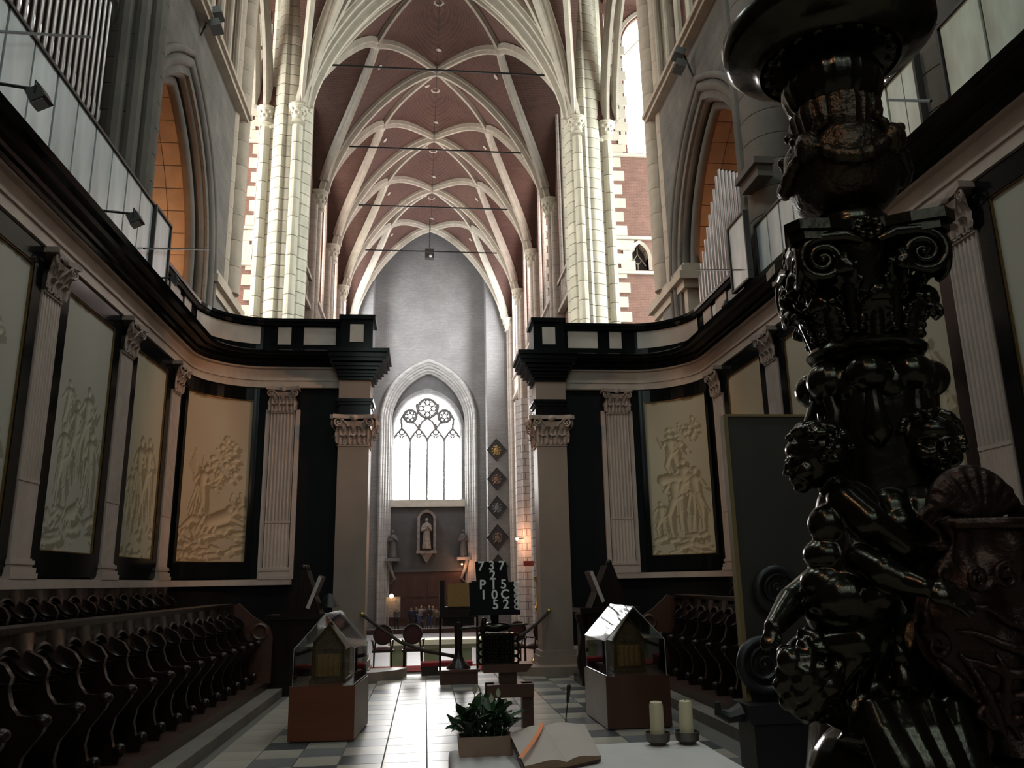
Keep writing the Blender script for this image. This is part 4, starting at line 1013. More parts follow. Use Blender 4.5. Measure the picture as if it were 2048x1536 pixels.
painting('narrow brownish grisaille of robed figures left of the curved corner painting',-1,*BAY[2],23,'olive',sc_stand)
painting('curved warm brown grisaille of an angel over reclining figures on the left screen',-1,0,0,31,'warm',sc_angel,(.10,pi/2-.12))
painting('curved grisaille of figures with one raised aloft on the right screen',1,0,0,47,'olive',sc_air,(.10,pi/2-.12))
painting('narrow grisaille between two pilasters right of the curved painting',1,*BAY[2],53,'warm',sc_stand)
painting('grisaille partly hidden by the candlestick neck on the right',1,*BAY[1],61,'olive',sc_solo)
painting('olive grisaille with a twisting figure right of the bronze capital',1,*BAY[0],71,'olive',sc_group)
painting('grisaille with gilt edge cut by the right edge of the picture',1,6.55,8.95,83,'cool',sc_solo)

# ---- floodlights on iron arms along the galleries
def floodlight(label,a,b,s,body=.2):
    a=Vector(a);b=Vector(b); t=thing('floodlight',label,'floodlight',a,group='gallery floodlights')
    G().tube([(0,0,0),b-a],.022,6).build('arm','iron',t)
    if body:
        R=Matrix.Rotation(-s*.5,3,'Y')
        G().obox(b-a+Vector((0,0,-body*.6)),body*1.1,body*1.3,body,R).build('housing','lamp_body',t)
        G().obox(b-a+Vector((s*0.02,0,-body*1.12)),body*.9,body*1.05,.02,R).build('lens','lamp_glass',t)
        G().tube([b-a+Vector((0,-body*.7,-body*.6)),b-a+Vector((0,-body*.7,.05)),b-a+Vector((0,body*.7,.05)),b-a+Vector((0,body*.7,-body*.6))],.012,5).build('bracket','iron',t)
X1=-5.75
p=onX(80,180,X1); floodlight('box floodlight on a short arm beside the near blue-grey boards',onX(-8,166,X1-.45),p,1,.19)
p=onX(272,428,X1); floodlight('small box floodlight in front of the far blue-grey boards',onX(203,421,X1-.4),p,1,.18)
floodlight('bare iron bar sticking out across the top left boards',onX(-5,63,-5.9),onX(180,74,-6.0),1,0)
floodlight('bare iron bar at the far end of the left boards',onX(288,497,-6.1),onX(418,499,-6.0),1,0)
p=onX(352,555,-5.7); floodlight('tiny floodlight where the left gallery begins to curve',onX(320,556,-6.15),p,1,.12)
p=onX(1452,604,6.1); floodlight('small floodlight under the narrow shutter of the right gallery',onX(1497,598,6.3),p,-1,.13)
floodlight('bare iron bar in front of the organ pipes on the right',onX(1395,540,6.2),onX(1502,540,6.3),-1,0)
floodlight('bare iron bar beside the pale greenish shutter',onX(1775,200,6.35),onX(1862,202,6.35),-1,0)
# warm lamps of these fittings light the opposite screen
lamp('SPOT','gallery_spot',(5.6,16.6,8.5),1500,(1.,.52,.27),(-5.9,20.2,5.2),.12,40,.9)
lamp('SPOT','gallery_spot',(-5.5,16.6,8.5),900,(1.,.62,.36),(5.7,20.2,4.6),.12,40,.9)
for s,px_ in ((-1,(433,42)),(1,(1358,122))):
    p=onX(*px_,CX+s*6.85); t=thing('triforium_floodlight','pair of box floodlights on the %s triforium ledge'%('left' if s<0 else 'right'),'floodlight',p,group='triforium floodlights')
    G().obox((0,0,.22),.32,.45,.22,Matrix.Rotation(s*.3,3,'Y')).build('housing','lamp_body',t); G().obox((0,0,-.2),.32,.45,.22,Matrix.Rotation(s*.3,3,'Y')).build('housing','lamp_body',t)
    G().tube([(s*.4,0,-.5),(s*.15,0,.3)],.03,6).build('stand','iron',t)
# ================================================================== choir stalls
for s,side in ((-1,'left'),(1,'right')):
    f=lambda a,b:sorted((CX+s*a,CX+s*b))
    g=G().box(*f(3.62,8.),4.,18.2,-.02,.15); struct(g.build('trim_%d'%(2 if s<0 else 3),'stone_dark'),'pale stone step along the %s stalls'%side)
    g=G().box(*f(3.92,8.),4.,18.1,.15,.3).box(*f(4.7,8.),4.,18.6,.3,.72); struct(g.build('trim_%d'%(4 if s<0 else 5),'oak_floor'),'dark wooden platform under the %s stalls'%side)
def stall_parts():
    w_=.72; D={}
    g=G().box(-.36,.36,0,.04,0,1.5)
    for r,t_,d in ((.31,.03,-.02),(.25,.022,.0),(.19,.02,.012),(.13,.016,.02)): g.arc((0,d,1.06),(1,0,0),(0,0,1),r,t_,0,pi,12,6)
    g.grid(lambda u,v:((u-.5)*.5*(1-v*.1),-.0-.03*sin(pi*u),.5+.5*v),6,4)
    D['back_panel']=g.mesh('back_panel','oak_dark',50)
    prof=[(0,0),(-.5,0),(-.52,.1),(-.44,.18),(-.40,.34),(-.43,.5),(-.52,.62),(-.58,.70),(-.60,.78),(-.55,.84),(-.45,.83),(-.36,.84),(-.29,.93),(-.25,1.06),(-.27,1.16),(-.2,1.26),(0,1.36)]
    g=G().prism(prof,(.325,0,0),(0,1,0),(0,0,1),(.07,0,0))
    g.sphere((.36,-.56,.79),(.06,.075,.06),10,7).sphere((.36,-.5,.15),(.055,.07,.08),8,6)
    g.arc((.36,-.33,.60),(0,1,0),(0,0,1),.13,.035,-pi*.4,pi*.6,10,6)
    D['divider']=g.mesh('divider','oak_dark',50)
    # shoulder horn: spandrel that sweeps forward and down to a pointed tip
    P=[];R=[];
    def horn(u,v):
        y=-.02-.10*v-.30*v**3; z=1.5-.40*sin(pi/2*min(1,v*1.15))+.03*max(0,v-.85); hw=.33*(1-v)**1.15+.012
        a=(u-.5)*2; return (.36+a*hw,y+.05*(a*a),z-.0)
    g=G().grid(horn,8,12); b0=len(g.v); g.grid(lambda u,v:tuple(np.array(horn(1-u,v))-np.array((0,-.01,.05))),8,12)
    D['shoulder']=g.mesh('shoulder','oak_dark',60)
    g=G().obox((0,-.14,.62),.60,.05,.42,Matrix.Rotation(-.18,3,'X')); D['seat']=g.mesh('seat','oak_dark')
    g=G().sphere((0,-.2,.68),(.13,.09,.12),10,7).sphere((-.2,-.18,.7),(.06,.05,.06),8,5).sphere((.2,-.18,.7),(.06,.05,.06),8,5); D['misericord']=g.mesh('misericord','oak_dark',60)
    return D
SP=stall_parts()
def stall_row(s,side,lev,x,z,y1,n):
    for k in range(n):
        y=y1-.72*k
        t=thing('choir_stall','carved dark oak stall in the %s %s row, %s from the far end'%(lev,side,ORD[k]),'choir stall',(CX+s*x,y,z),pi/2 if s<0 else -pi/2,'%s row of choir stalls on the %s'%(lev,side))
        for nm,me in SP.items():
            p=put(nm,me,t) if nm!='misericord' else None
            if nm=='seat': put('misericord',SP['misericord'],p)
stall_row(-1,'left','lower',4.6,.3,16.9,15); stall_row(-1,'left','upper',6.36,.72,18.3,14)
stall_row(1,'right','lower',4.6,.3,16.9,9); stall_row(1,'right','upper',6.36,.72,18.3,11)
for s,side in ((-1,'left'),(1,'right')):
    f=lambda a,b:sorted((CX+s*a,CX+s*b)); y0=6. if s<0 else 10.2
    t=thing('stall_desk','long dark oak desk ledge behind the lower %s stalls'%side,'desk',(CX+s*4.75,(y0+17.3)/2,.3),group='stall desks')
    L=(17.3-y0)/2
    G().box(-.1,.1,-L,L,0,1.46).build('panel','oak_dark',t)
    G().box(-.18,.18,-L,L,1.50,1.56).box(-.15,.15,-L,L,1.44,1.50).build('ledge','oak_dark',t)
    t=thing('stall_end','reddish wooden end panel closing the lower %s stalls'%side,'panel',(CX+s*4.3,17.45,.3),group='stall end panels')
    G().prism([(-.5,0),(.5,0),(.5,1.5),(.2,1.56),(-.1,1.3),(-.42,1.1),(-.5,.9)] if s>0 else [(.5,0),(-.5,0),(-.5,1.5),(-.2,1.56),(.1,1.3),(.42,1.1),(.5,.9)],(0,0,0),(1,0,0),(0,0,1),(0,.08,0)).build('panel','wood_brown',t)
    G().arc((-s*.25,-.02,1.0),(1,0,0),(0,0,1),.14,.04,0,2*pi,14,6).build('carving','wood_brown',t,smooth=50)
# ---- reading desks with big books at the ends of the stalls
for s,side in ((-1,'left'),(1,'right')):
    t=thing('choir_lectern','dark carved %s reading desk beside the marble end pillar'%side,'lectern',(CX+s*3.35,18.3,0),group='choir reading desks')
    G().box(-.62,.62,-.35,.45,.0,1.5).box(-.7,.7,-.42,.5,1.5,1.6).box(-.72,.72,-.44,.52,0,.18).build('cabinet','oak_dark',t)
    for k in range(3): G().box(-.55+k*.38,-.25+k*.38,-.38,-.34,.3,1.35).build('cabinet_panel','oak_dark',t)
    g=G().tube([(-s*.62,-.3,.1),(-s*.66,-.36,.5),(-s*.6,-.34,1.0),(-s*.68,-.38,1.5)],[.12,.15,.09,.14],10); g.build('corner_column','oak_dark',t,smooth=50)
    g=G().prism([(-.42,0),(.42,0),(.10,.92),(-.02,.92)],(0,-.3,1.6),(1,0,0),(0,0,1),(0,.7,0)); g.build('desk','oak_dark',t)
    for k in range(3): G().sphere((.03+.02*k,-.25+.1*k,2.56),(.07,.05,.08),8,6).build('finial','oak_dark',t,smooth=60)
    b=thing('choir_book','large closed choir book leaning on the %s reading desk'%side,'book',(CX+s*3.35-s*.28,18.3,2.05),group='choir books on the reading desks')
    R=Matrix.Rotation(-s*.36,3,'Y') if s>0 else Matrix.Rotation(.36,3,'Y')
    G().obox((0,-.05,0),.09,.55,.72,R).build('cover','cover',b); G().obox((-s*.0,-.34,.0),.075,.03,.70,R).build('page_block','paper',b)
# ---- dark conical lamp beside the left pillar
t=thing('shaded_lamp','dark conical lamp shade in front of the left marble pillar','lamp',(-2.75,18.6,0))
G().tube([(0,0,0),(0,0,1.75)],.018,6).build('pole','iron',t); G().lathe([(.02,.30),(.06,.28),(.24,.0),(.22,0),(.05,.25)],16).build('shade','iron',t,smooth=40,loc=(0,0,1.72)); G().lathe([(0,0),(.18,0),(.18,.03),(0,.04)],14).build('base','iron',t)

# ================================================================== glass show-cases with reliquaries
def showcase(label,rlabel,c,rz,wd,dp,front,side):
    t=thing('show_case',label,'display case',c,rz,'gabled show-cases')
    h=.76
    G().box(-wd/2,wd/2,-dp/2,-dp/2+.03,.02,h).build('front_board',front,t)
    G().box(-wd/2,-wd/2+.03,-dp/2+.03,dp/2,.02,h).build('side_board',side,t); G().box(wd/2-.03,wd/2,-dp/2+.03,dp/2,.02,h).build('side_board',side,t)
    G().box(-wd/2,wd/2,dp/2-.03,dp/2,.02,h).build('rear_board',front,t); G().box(-wd/2+.01,wd/2-.01,-dp/2+.01,dp/2-.01,h-.03,h).build('top_board',front,t)
    G().box(-wd/2+.03,wd/2-.03,-dp/2+.03,dp/2-.03,0,.03).build('plinth','frame_dark',t)
    a,b=wd/2-.03,dp/2-.05; e,r=h+.52,h+1.02; th=.01
    def pane(P):
        P=[Vector(p) for p in P]; n=(P[1]-P[0]).cross(P[2]-P[0]); n.normalize(); k=len(P)
        G().add(P+[p-n*th for p in P],[tuple(range(k)),tuple(range(k,2*k))[::-1]]+[(i,k+i,k+(i+1)%k,(i+1)%k) for i in range(k)]).build('glass_pane','pane',t)
    for y in (-b,b):
        P=[(-a,y,h),(a,y,h),(a,y,e),(0,y,r),(-a,y,e)]; pane(P if y<0 else P[::-1])
    pane([(-a,b,h),(-a,-b,h),(-a,-b,e),(-a,b,e)]); pane([(a,-b,h),(a,b,h),(a,b,e),(a,-b,e)])
    pane([(-a,-b,e),(0,-b,r),(0,b,r),(-a,b,e)][::-1]); pane([(a,-b,e),(0,-b,r),(0,b,r),(a,b,e)])
    g=G()
    for x in (-a,a):
        for y in (-b,b): g.tube([(x,y,h),(x,y,e)],.005,4)
        g.tube([(x,-b,e),(x,b,e)],.006,4); g.tube([(x,-b,h+.01),(x,b,h+.01)],.006,4)
        for y in (-b,b): g.tube([(x,y,e),(0,y,r)],.006,4)
    g.tube([(0,-b,r),(0,b,r)],.006,4); g.build('glass_edge','lamp_glass',t)
    q=thing('reliquary',rlabel,'reliquary',(c[0],c[1],h+.0),rz,'house-shaped reliquaries')
    w2,d2=.23,.30
    G().box(-w2-.04,w2+.04,-d2-.04,d2+.04,.0,.05).box(-w2,w2,-d2,d2,.05,.48).build('body','wood_reliquary',q)
    G().prism([(-w2-.03,.48),(w2+.03,.48),(0,.84)],(0,-d2-.02,0),(1,0,0),(0,0,1),(0,2*d2+.04,0)).build('roof','wood_reliquary',q)
    G().box(-w2+.05,w2-.05,-d2-.012,-d2,.10,.42).build('front_panel','gilt_panel',q)
    for k in (-1,1): G().tube([(k*w2,-d2-.01,.05),(k*w2,-d2-.01,.48)],.022,8).build('colonnette','gold',q)
    for k in range(5): G().box(-.165+k*.08,-.155+k*.08,-d2-.018,-d2-.01,.10,.42).build('moulding','gold',q)
    g=G()
    for k in range(7): g.sphere((0,-d2+.1*k,.86),(.02,.02,.035),6,5)
    g.build('crest','gold',q,smooth=60)
    G().tube([(-w2-.02,-d2-.02,.5),(0,-d2-.02,.86),(w2+.02,-d2-.02,.5)],.02,6).build('gable_edge','gold',q)
showcase('glass gabled show-case on a reddish wooden base, on the left','dark gilt house-shaped reliquary in the left show-case',(-2.08,13.35,0),-.07,.95,1.45,'wood_red','wood_side_lit')
showcase('glass gabled show-case with brightly shining roof, on the right','brown house-shaped reliquary in the right show-case',(2.58,13.45,0),.02,1.0,1.55,'wood_brown','wood_side_lit')
lamp('POINT','reliquary_lamp',(-2.08,13.1,2.55),2.0,(1.,.6,.3),size=.05)

# ================================================================== lecterns and the hymn board in the middle
t=thing('book_lectern','dark carved lectern with a gilded square panel, on a stepped foot','lectern',(.12,19.2,0))
G().box(-.42,.42,-.35,.35,0,.26).box(-.46,.46,-.39,.39,.26,.31).build('foot','wood_brown',t)
G().lathe([(.28,.31),(.26,.36),(.16,.45),(.10,.56),(.085,.7),(.10,1.2),(.14,1.3),(.1,1.36),(.13,1.45)],16).build('column','oak_dark',t,smooth=40)
G().obox((0,0,1.5),.85,.35,.16).obox((-.38,0,1.85),.12,.3,.8).obox((.36,0,1.85),.12,.3,.75).build('desk_frame','oak_dark',t)
G().obox((.0,-.06,1.45),.72,.1,.42).build('desk_back','oak_dark',t)
G().obox((.0,-.1,1.92),.5,.06,.52).build('gilded_panel','gilt_panel',t)
for x in (-.42,.42): G().tube([(x,-.2,.31),(x,-.2,1.45)],.03,6).build('post','oak_dark',t)
t=thing('kneeler','low red-covered kneeler behind the dark lectern','kneeler',(-.1,21.0,0)); G().box(-.62,.62,-.25,.25,0,.22).build('body','chair_wood',t); G().box(-.63,.63,-.26,.26,.22,.30).build('cushion','carpet_red',t)

YB=13.1
def B(px,py,d=0): return onY(px,py,YB+d)
t=thing('number_stand','brown wooden stand with a pierced dark metal crown, below the hymn numbers','stand',(.64,YB,0))
def loc(p): return (p[0]-.64,p[1]-YB,p[2])
x0,x1=loc(B(972,1400))[0],loc(B(1065,1400))[0]; zt=B(1018,1366)[2]; zb=B(1018,1392)[2]; 
for xa,xb in ((x0,x0+.13),(x1-.17,x1)): G().box(xa,xb,-.12,.12,0,zt).build('leg','wood_brown',t)
G().box(x0,x1,-.2,.2,zb,zt).build('crossbar','wood_brown',t)
ztop=B(1010,1342)[2]; G().box(loc(B(998,1350))[0],loc(B(1032,1350))[0],-.1,.1,zt,ztop).build('post','wood_brown',t)
ztt=B(1010,1326)[2]; G().prism([(loc(B(965,1330))[0],ztop),(loc(B(1050,1330))[0],ztop),(loc(B(1063,1325))[0],ztt),(loc(B(965,1325))[0],ztt)],(0,-.22,0),(1,0,0),(0,0,1),(0,.44,0)).build('top','wood_brown',t)
zc_=B(1000,1266)[2]; xa,xb=loc(B(955,1300))[0],loc(B(1035,1300))[0]
g=G()
for k in range(7):
    for j in range(4): g.arc((xa+.05+(xb-xa-.1)*k/6,-.16,ztt+.06+(zc_-ztt-.12)*j/3),(1,0,0),(0,0,1),.055,.022,0,2*pi,8,5)
g.box(xa,xb,-.2,-.13,ztt,ztt+.03).box(xa,xb,-.2,-.13,zc_-.03,zc_).build('pierced_panel','bronze',t,smooth=50)
G().box(xa+.06,xb-.06,-.1,.12,ztt,zc_).build('box','bronze',t)
zd=B(1000,1228)[2]; g=G().sphere(loc(B(990,1254)),(.26,.12,.075),14,8).capsule(loc(B(965,1262)),loc(B(968,1240)),.05,.04).tube([loc(B(920,1258)),loc(B(960,1255)),loc(B(1055,1248))],.018,6).capsule(loc(B(990,1254,.12)),(loc(B(990,1232,.12))),.06,.06)
g.build('crown','bronze',t,smooth=60)
# the hymn board
t=thing('hymn_board','black stepped hymn board with white numerals 737 2 P15 10C 52','board',(0,0,0))
ul,ur=B(950,1123),B(1012,1123); ml,mr=B(938,1165),B(1028,1163); bl,br=B(940,1222),B(1036,1224)
u2l,u2r=B(953,1165),B(1017,1164)
poly=[(p[0],p[2]) for p in (bl,br,mr,u2r,ur,ul,u2l,ml)]
G().prism(poly,(0,YB,0),(1,0,0),(0,0,1),(0,.05,0)).build('panel','board_black',t)
G().box(bl[0]-.03,br[0]+.03,YB-.06,YB+.09,bl[2]-.07,bl[2]).build('ledge','board_black',t)
G().box((bl[0]+br[0])/2-.05,(bl[0]+br[0])/2+.05,YB+.05,YB+.1,zd-.1,mr[2]).build('support','board_black',t)
g=G()
for k in range(5): g.arc((br[0]-.02,YB-.02,br[2]+.08+k*.085),(1,0,0),(0,0,1),.035,.012,0,2*pi,8,5)
g.build('edge_ornament','numeral',t)
def glyph(ch,size,m,parent,locw,rot=(pi/2,0,0)):
    cu=bpy.data.curves.new('glyph','FONT'); cu.body=ch; cu.size=size; cu.extrude=.004; cu.offset=size*.02; cu.align_x='CENTER'; cu.align_y='CENTER'
    o=bpy.data.objects.new('glyph',cu); COL.objects.link(o); dg=bpy.context.evaluated_depsgraph_get(); dg.update(); me=bpy.data.meshes.new_from_object(o.evaluated_get(dg)); bpy.data.objects.remove(o)
    me.materials.clear(); return putm('numeral',me,m,parent,locw,rot)
for ch,px_,py_ in (('7',962,1133),('3',983,1132),('7',1003,1132),('2',985,1151),('P',965,1170),('1',987,1170),('5',1007,1169),('1',967,1190),('0',989,1190),('C',1010,1189),('5',991,1210),('2',1012,1209)):
    p=B(px_,py_); glyph(ch,.20,'numeral',t,(p[0],YB-.006,p[2]))
# ---- altar, chairs, carpet, rope
tag(G().box(-2.35,2.45,21.75,23.2,0,.018).build('red_carpet','carpet_red'),'red carpet spread before the crossing altar','carpet')
struct(G().box(-3.2,3.2,28.,31.2,NF,NF+.3).build('trim_8','stone_grey'),'low platform under the crossing altar')
t=thing('crossing_altar','long altar table with pale stone top and greenish supports, beyond the chairs','altar',(-.05,29.5,NF+.3))
G().box(-1.85,1.95,-.55,.55,1.04,1.20).build('top','cloth_altar',t); G().box(-1.7,1.8,-.45,.45,.9,1.04).build('apron','altar_front',t)
for x in (-1.5,-.35,.75,1.5): G().box(x-.28,x+.28,-.4,.4,0,.9).build('support','altar_green',t)
def chair(label,x,y,rz):
    t=thing('round_back_chair',label,'chair',(x,y,0.018),rz,'round-backed chairs before the altar')
    for sx in (-1,1):
        for sy in (-1,1): G().tube([(sx*.21,sy*.2,0),(sx*.2,sy*.19,.44)],[.018,.026],6).build('leg','chair_wood',t)
    G().box(-.25,.25,-.24,.24,.40,.45).build('seat_frame','chair_wood',t); G().sphere((0,0,.46),(.25,.24,.06),12,6).build('seat','chair_red',t,smooth=60)
    G().arc((0,-.22,.80),(1,0,0),(0,-.1,1),.21,.03,0,2*pi,20,6).build('back_frame','chair_wood',t,smooth=60)
    G().lathe([(0,-.02),(.2,-.02),(.2,.02),(0,.03)],18).xf(Matrix.Translation((0,-.22,.80))@Matrix.Rotation(pi/2,4,'X')).build('backrest','chair_red',t)
    for sx in (-1,1): G().tube([(sx*.2,-.21,.42),(sx*.17,-.215,.66)],.022,6).build('stile','chair_wood',t); G().tube([(sx*.23,-.2,.66),(sx*.27,0,.67),(sx*.24,.12,.6),(sx*.22,.15,.44)],.018,6).build('armrest','chair_wood',t,smooth=50)
    t.scale=(1.1,1.1,1.12)
chair('leftmost dark round-backed chair facing the altar',-1.74,22.3,.05); chair('second dark round-backed chair from the left, facing the altar',-.95,22.3,-.05)
chair('dark round-backed chair just right of the number stand',1.75,22.3,.2); chair('dark red round-backed chair close to the right pillar',2.3,22.1,.5)
for lab,P in (('dark rope hanging from the left marble pillar to the lectern',[(724,1229),(760,1256),(800,1284),(850,1302),(905,1312)]),('dark rope hanging from the right marble pillar to the number stand',[(1098,1222),(1075,1246),(1050,1266),(1010,1290),(975,1306)])):
    q=[onY(a,b,20.42-(.9 if i>2 else .25*i)) for i,(a,b) in enumerate(P)]; t=thing('barrier_rope',lab,'rope',q[0],group='barrier ropes')
    G().tube([Vector(p)-Vector(q[0]) for p in q],.04,8).build('cord','rope',t,smooth=60); G().sphere((0,0,0),.06,10,8).build('hook','brass',t,smooth=60); G().sphere(Vector(q[-1])-Vector(q[0]),.05,8,6).build('end_cap','rope',t,smooth=60)
t=thing('brass_candelabrum','tall ornate brass candlestick gleaming behind the right marble pillar','candlestick',(2.5,23.0,.018))
G().lathe([(.25,0),(.22,.1),(.08,.25),(.06,.6),(.12,.75),(.06,.9),(.05,1.3),(.11,1.45),(.05,1.6),(.045,2.1),(.12,2.25),(.13,2.3),(.02,2.32),(.02,2.6),(0,2.6)],12).build('stem','brass',t,smooth=40)
G().lathe([(.035,2.3),(.035,2.9),(0,2.9)],10).build('candle','wax',t)

# ================================================================== far end: visitors, lamp, poster, signs
def visitor(label,x,y,h,shirt,trous,rz,arm):
    k=h/1.72; g=G()
    g.sphere((0,0,1.60*k),(.085*k,.10*k,.12*k)); g.capsule((0,0,1.4*k),(0,0,1.5*k),.055*k,.05*k); g.capsule((-.15*k,0,1.38*k),(.15*k,0,1.38*k),.075*k,.075*k)
    g.capsule((0,0,1.3*k),(0,0,1.0*k),.17*k,.15*k); g.capsule((-.05*k,0,.95*k),(.05*k,0,.95*k),.14*k,.14*k)
    for sx in (-1,1):
        g.capsule((sx*.09*k,0,.9*k),(sx*.1*k,.03*sx*k,.5*k),.095*k,.07*k); g.capsule((sx*.1*k,.03*sx*k,.5*k),(sx*.1*k,.0,.08*k),.065*k,.045*k); g.capsule((sx*.1*k,0,.05*k),(sx*.11*k,-.13*k,.04*k),.045*k,.04*k)
        e=(sx*.24*k,-.02,1.08*k); g.capsule((sx*.2*k,0,1.36*k),e,.055*k,.045*k); g.capsule(e,(sx*.2*k,-.2*k,(.85+.3*arm)*k),.042*k,.035*k); g.sphere((sx*.2*k,-.23*k,(.84+.32*arm)*k),.045*k)
    me=blob(g,.028,2); 
    for m_ in (trous,shirt,'skin','hair'): me.materials.append(MAT[m_])
    for p in me.polygons:
        c=p.center; z=c.z/k
        i=0 if z<.95 else 1 if z<1.46 else 2
        if z>1.6 and (c.y>-.05*k or z>1.68): i=3
        if .8<z<1.2 and abs(c.x)>.12*k and c.y<-.17*k: i=2
        p.material_index=i
    o=put('person',me,None,(x,y,NF),(0,0,rz)); return tag(o,label,'person','visitors at the west door')
VS=[(822,1.72,'cloth_0','cloth_1','person in dark blue clothes at the left of the far group'),(833,1.68,'cloth_1','cloth_0','person in black, second from the left in the far group'),(842,1.75,'cloth_6','cloth_1','person in a pale grey top in the far group'),
    (849,1.65,'cloth_5','cloth_2','person in a dark red top in the middle of the far group'),(858,1.76,'cloth_1','cloth_3','tall person in a black top and blue trousers in the far group'),(866,1.7,'cloth_4','cloth_2','person in a tan jacket near the right of the far group'),
    (874,1.62,'cloth_4','cloth_1','short person in tan at the right end of the far group'),(793,1.66,'cloth_2','cloth_1','lone person standing beside the pale notice board')]
for i,(px_,h,a,b,lab) in enumerate(VS):
    y=62.2+(i%3)*.9; p=onY(px_,1240,y); visitor(lab,p[0],y,h,a,b,random.uniform(-1,1)+(pi if i%3==0 else 0),i%2)
visitor('person bending beside a blue bag in front of the far group',onY(838,1240,60)[0],60.,1.45,'cloth_3','cloth_3',.8,0)
p=onY(783,1192,64.2); t=thing('wall_lamp','small glowing orange lamp left of the west door','lamp',p); G().sphere((0,0,0),.16).build('bulb','bulb',t,smooth=60); G().tube([(0,0,.15),(0,1.5,.25)],.03,6).build('bracket','iron',t)
lamp('POINT','west_lamp',(p[0],p[1]-.2,p[2]),5,WARM,size=.15); lamp('POINT','west_lamp',(2.4,67.9,3.6),70,(1.,.42,.22),size=.2)
t=thing('west_lamp','small warm spot lamp above the west door at the right','lamp',(2.4,68.3,3.7)); G().lathe([(.0,.2),(.14,.15),(.18,0),(.0,.02)],12).build('shade','iron',t); G().sphere((0,0,-.02),.08).build('bulb','bulb',t)
p=onY(786,1226,64.6); t=thing('notice_board','pale upright notice board left of the visitors','notice board',(p[0],64.6,NF)); G().box(-.55,.55,-.03,.03,.9,2.4).build('panel','poster',t)
for x in (-.45,.45): G().box(x-.03,x+.03,-.02,.04,0,.9).build('leg','frame_dark',t)
p=onY(1034,1078,56.6); lamp('POINT','aisle_lamp',(p[0]-.1,56.5,p[2]),240,(1.,.50,.30),size=.2)
t=thing('aisle_lamp','small warm lamp on the right nave pier shaft','lamp',(p[0],56.6,p[2])); G().sphere((0,0,0),.1).build('bulb','bulb',t); G().tube([(0,0,0),(.6,.6,.1)],.03,6).build('bracket','iron',t)
p=onY(1057,1127,49.25); tag(G().obox((p[0],49.25,p[2]),.6,.08,.3).build('red_sign','sign_red'),'small red sign hanging on the right nave pier','sign')
struct(G().box(-8,8,58.5,59.,NF,NF+.3).build('trim_6','door_wood'),'low dark barrier across the nave')

t=thing('hanging_lamp','warm hanging lamp over the altar steps behind the viewer','lamp',(-1.6,-1.2,7.2))
G().lathe([(0,.5),(.1,.48),(.32,.2),(.34,.0),(.30,.0),(.1,.4)],18).build('shade','brass',t,smooth=40); G().sphere((0,0,.05),.12).build('bulb','bulb',t,smooth=60); G().tube([(0,0,.5),(0,0,22.6)],.015,5).build('cord','iron',t)
lamp('POINT','hanging_lamp',(-1.6,-1.2,7.05),85,(1.,.56,.34),size=.16)
# ================================================================== altar table in the foreground
struct(G().box(-4.,4.,-13.6,3.9,-.01,.3).box(-3.6,3.6,-13.6,3.4,.3,.6).build('trim_7','stone_ashlar'),'altar steps the viewer stands on')
t=thing('altar_table','plain wooden altar table under a white cloth','table',(.49,5.72,0))
G().box(-.9,.9,-.66,.66,.92,.985).build('tabletop','wood_brown',t)
for x in (-.8,.8):
    for y in (-.56,.56): G().box(x-.05,x+.05,y-.05,y+.05,0,.92).build('leg','wood_brown',t)
def cloth(u,v):
    # rounded slab that falls down on every side
    a=(u-.5)*2; b=(v-.5)*2; hx,hy=.955,.70
    def fall(q,h):
        L=1.35; d=abs(q)*L*h
        if d<h-.03: return math.copysign(d,q),0.
        if d<h+.02: k=(d-h+.03)/.05; return math.copysign(h-.03+.03*sin(k*pi/2),q),-.03*(1-cos(k*pi/2))
        return math.copysign(h+.004*sin(40*d),q),-.03-(d-h-.02)
    x,zx=fall(a,hx); y,zy=fall(b,hy); w_=.006*sin(9*u*6.28)*(1 if zx+zy<-.05 else .15)
    return (x,y+w_,1.0+min(zx,zy)+.0015*sin(u*40)*sin(v*31))
g=G().grid(cloth,70,60); o=g.build('altar_cloth','cloth_white',None,smooth=60,loc=(.49,5.72,0)); tag(o,'white cloth covering the altar table in the foreground','tablecloth')
# ---- planter with peace lilies
t=thing('planter','low terracotta trough planted with dark green peace lilies on the white cloth','planter',(-.21,6.2,1.0))
G().add([(x,y,z) for z,k in ((0,.94),(.13,1)) for y in (-.09*k,.09*k) for x in (-.2*k,.2*k)]+[(x,y,.13) for y in (-.078,.078) for x in (-.188,.188)]+[(x,y,.11) for y in (-.078,.078) for x in (-.188,.188)],
  [(0,2,3,1),(0,1,5,4),(1,3,7,5),(3,2,6,7),(2,0,4,6),(4,5,9,8),(5,7,11,9),(7,6,10,11),(6,4,8,10),(8,9,13,12),(9,11,15,13),(11,10,14,15),(10,8,12,14)]).build('trough','planter',t)
G().box(-.187,.187,-.077,.077,.09,.115).build('soil','soil',t)
def leaf_mesh(L,wd,bend):
    def fn(u,v):
        a=(u-.5)*wd*(sin(pi*v**.8)**.9 if 0<v<1 else 0); return (a, L*v*(1-.25*bend*v), L*(.55*v-bend*.75*v*v)+abs(u-.5)*wd*.35)
    return G().grid(fn,4,8).mesh('leaf','leaf',60)
LM=[leaf_mesh(.17,.085,.35),leaf_mesh(.15,.075,.6),leaf_mesh(.14,.07,.2),leaf_mesh(.12,.06,.85)]
rn=random.Random(5)
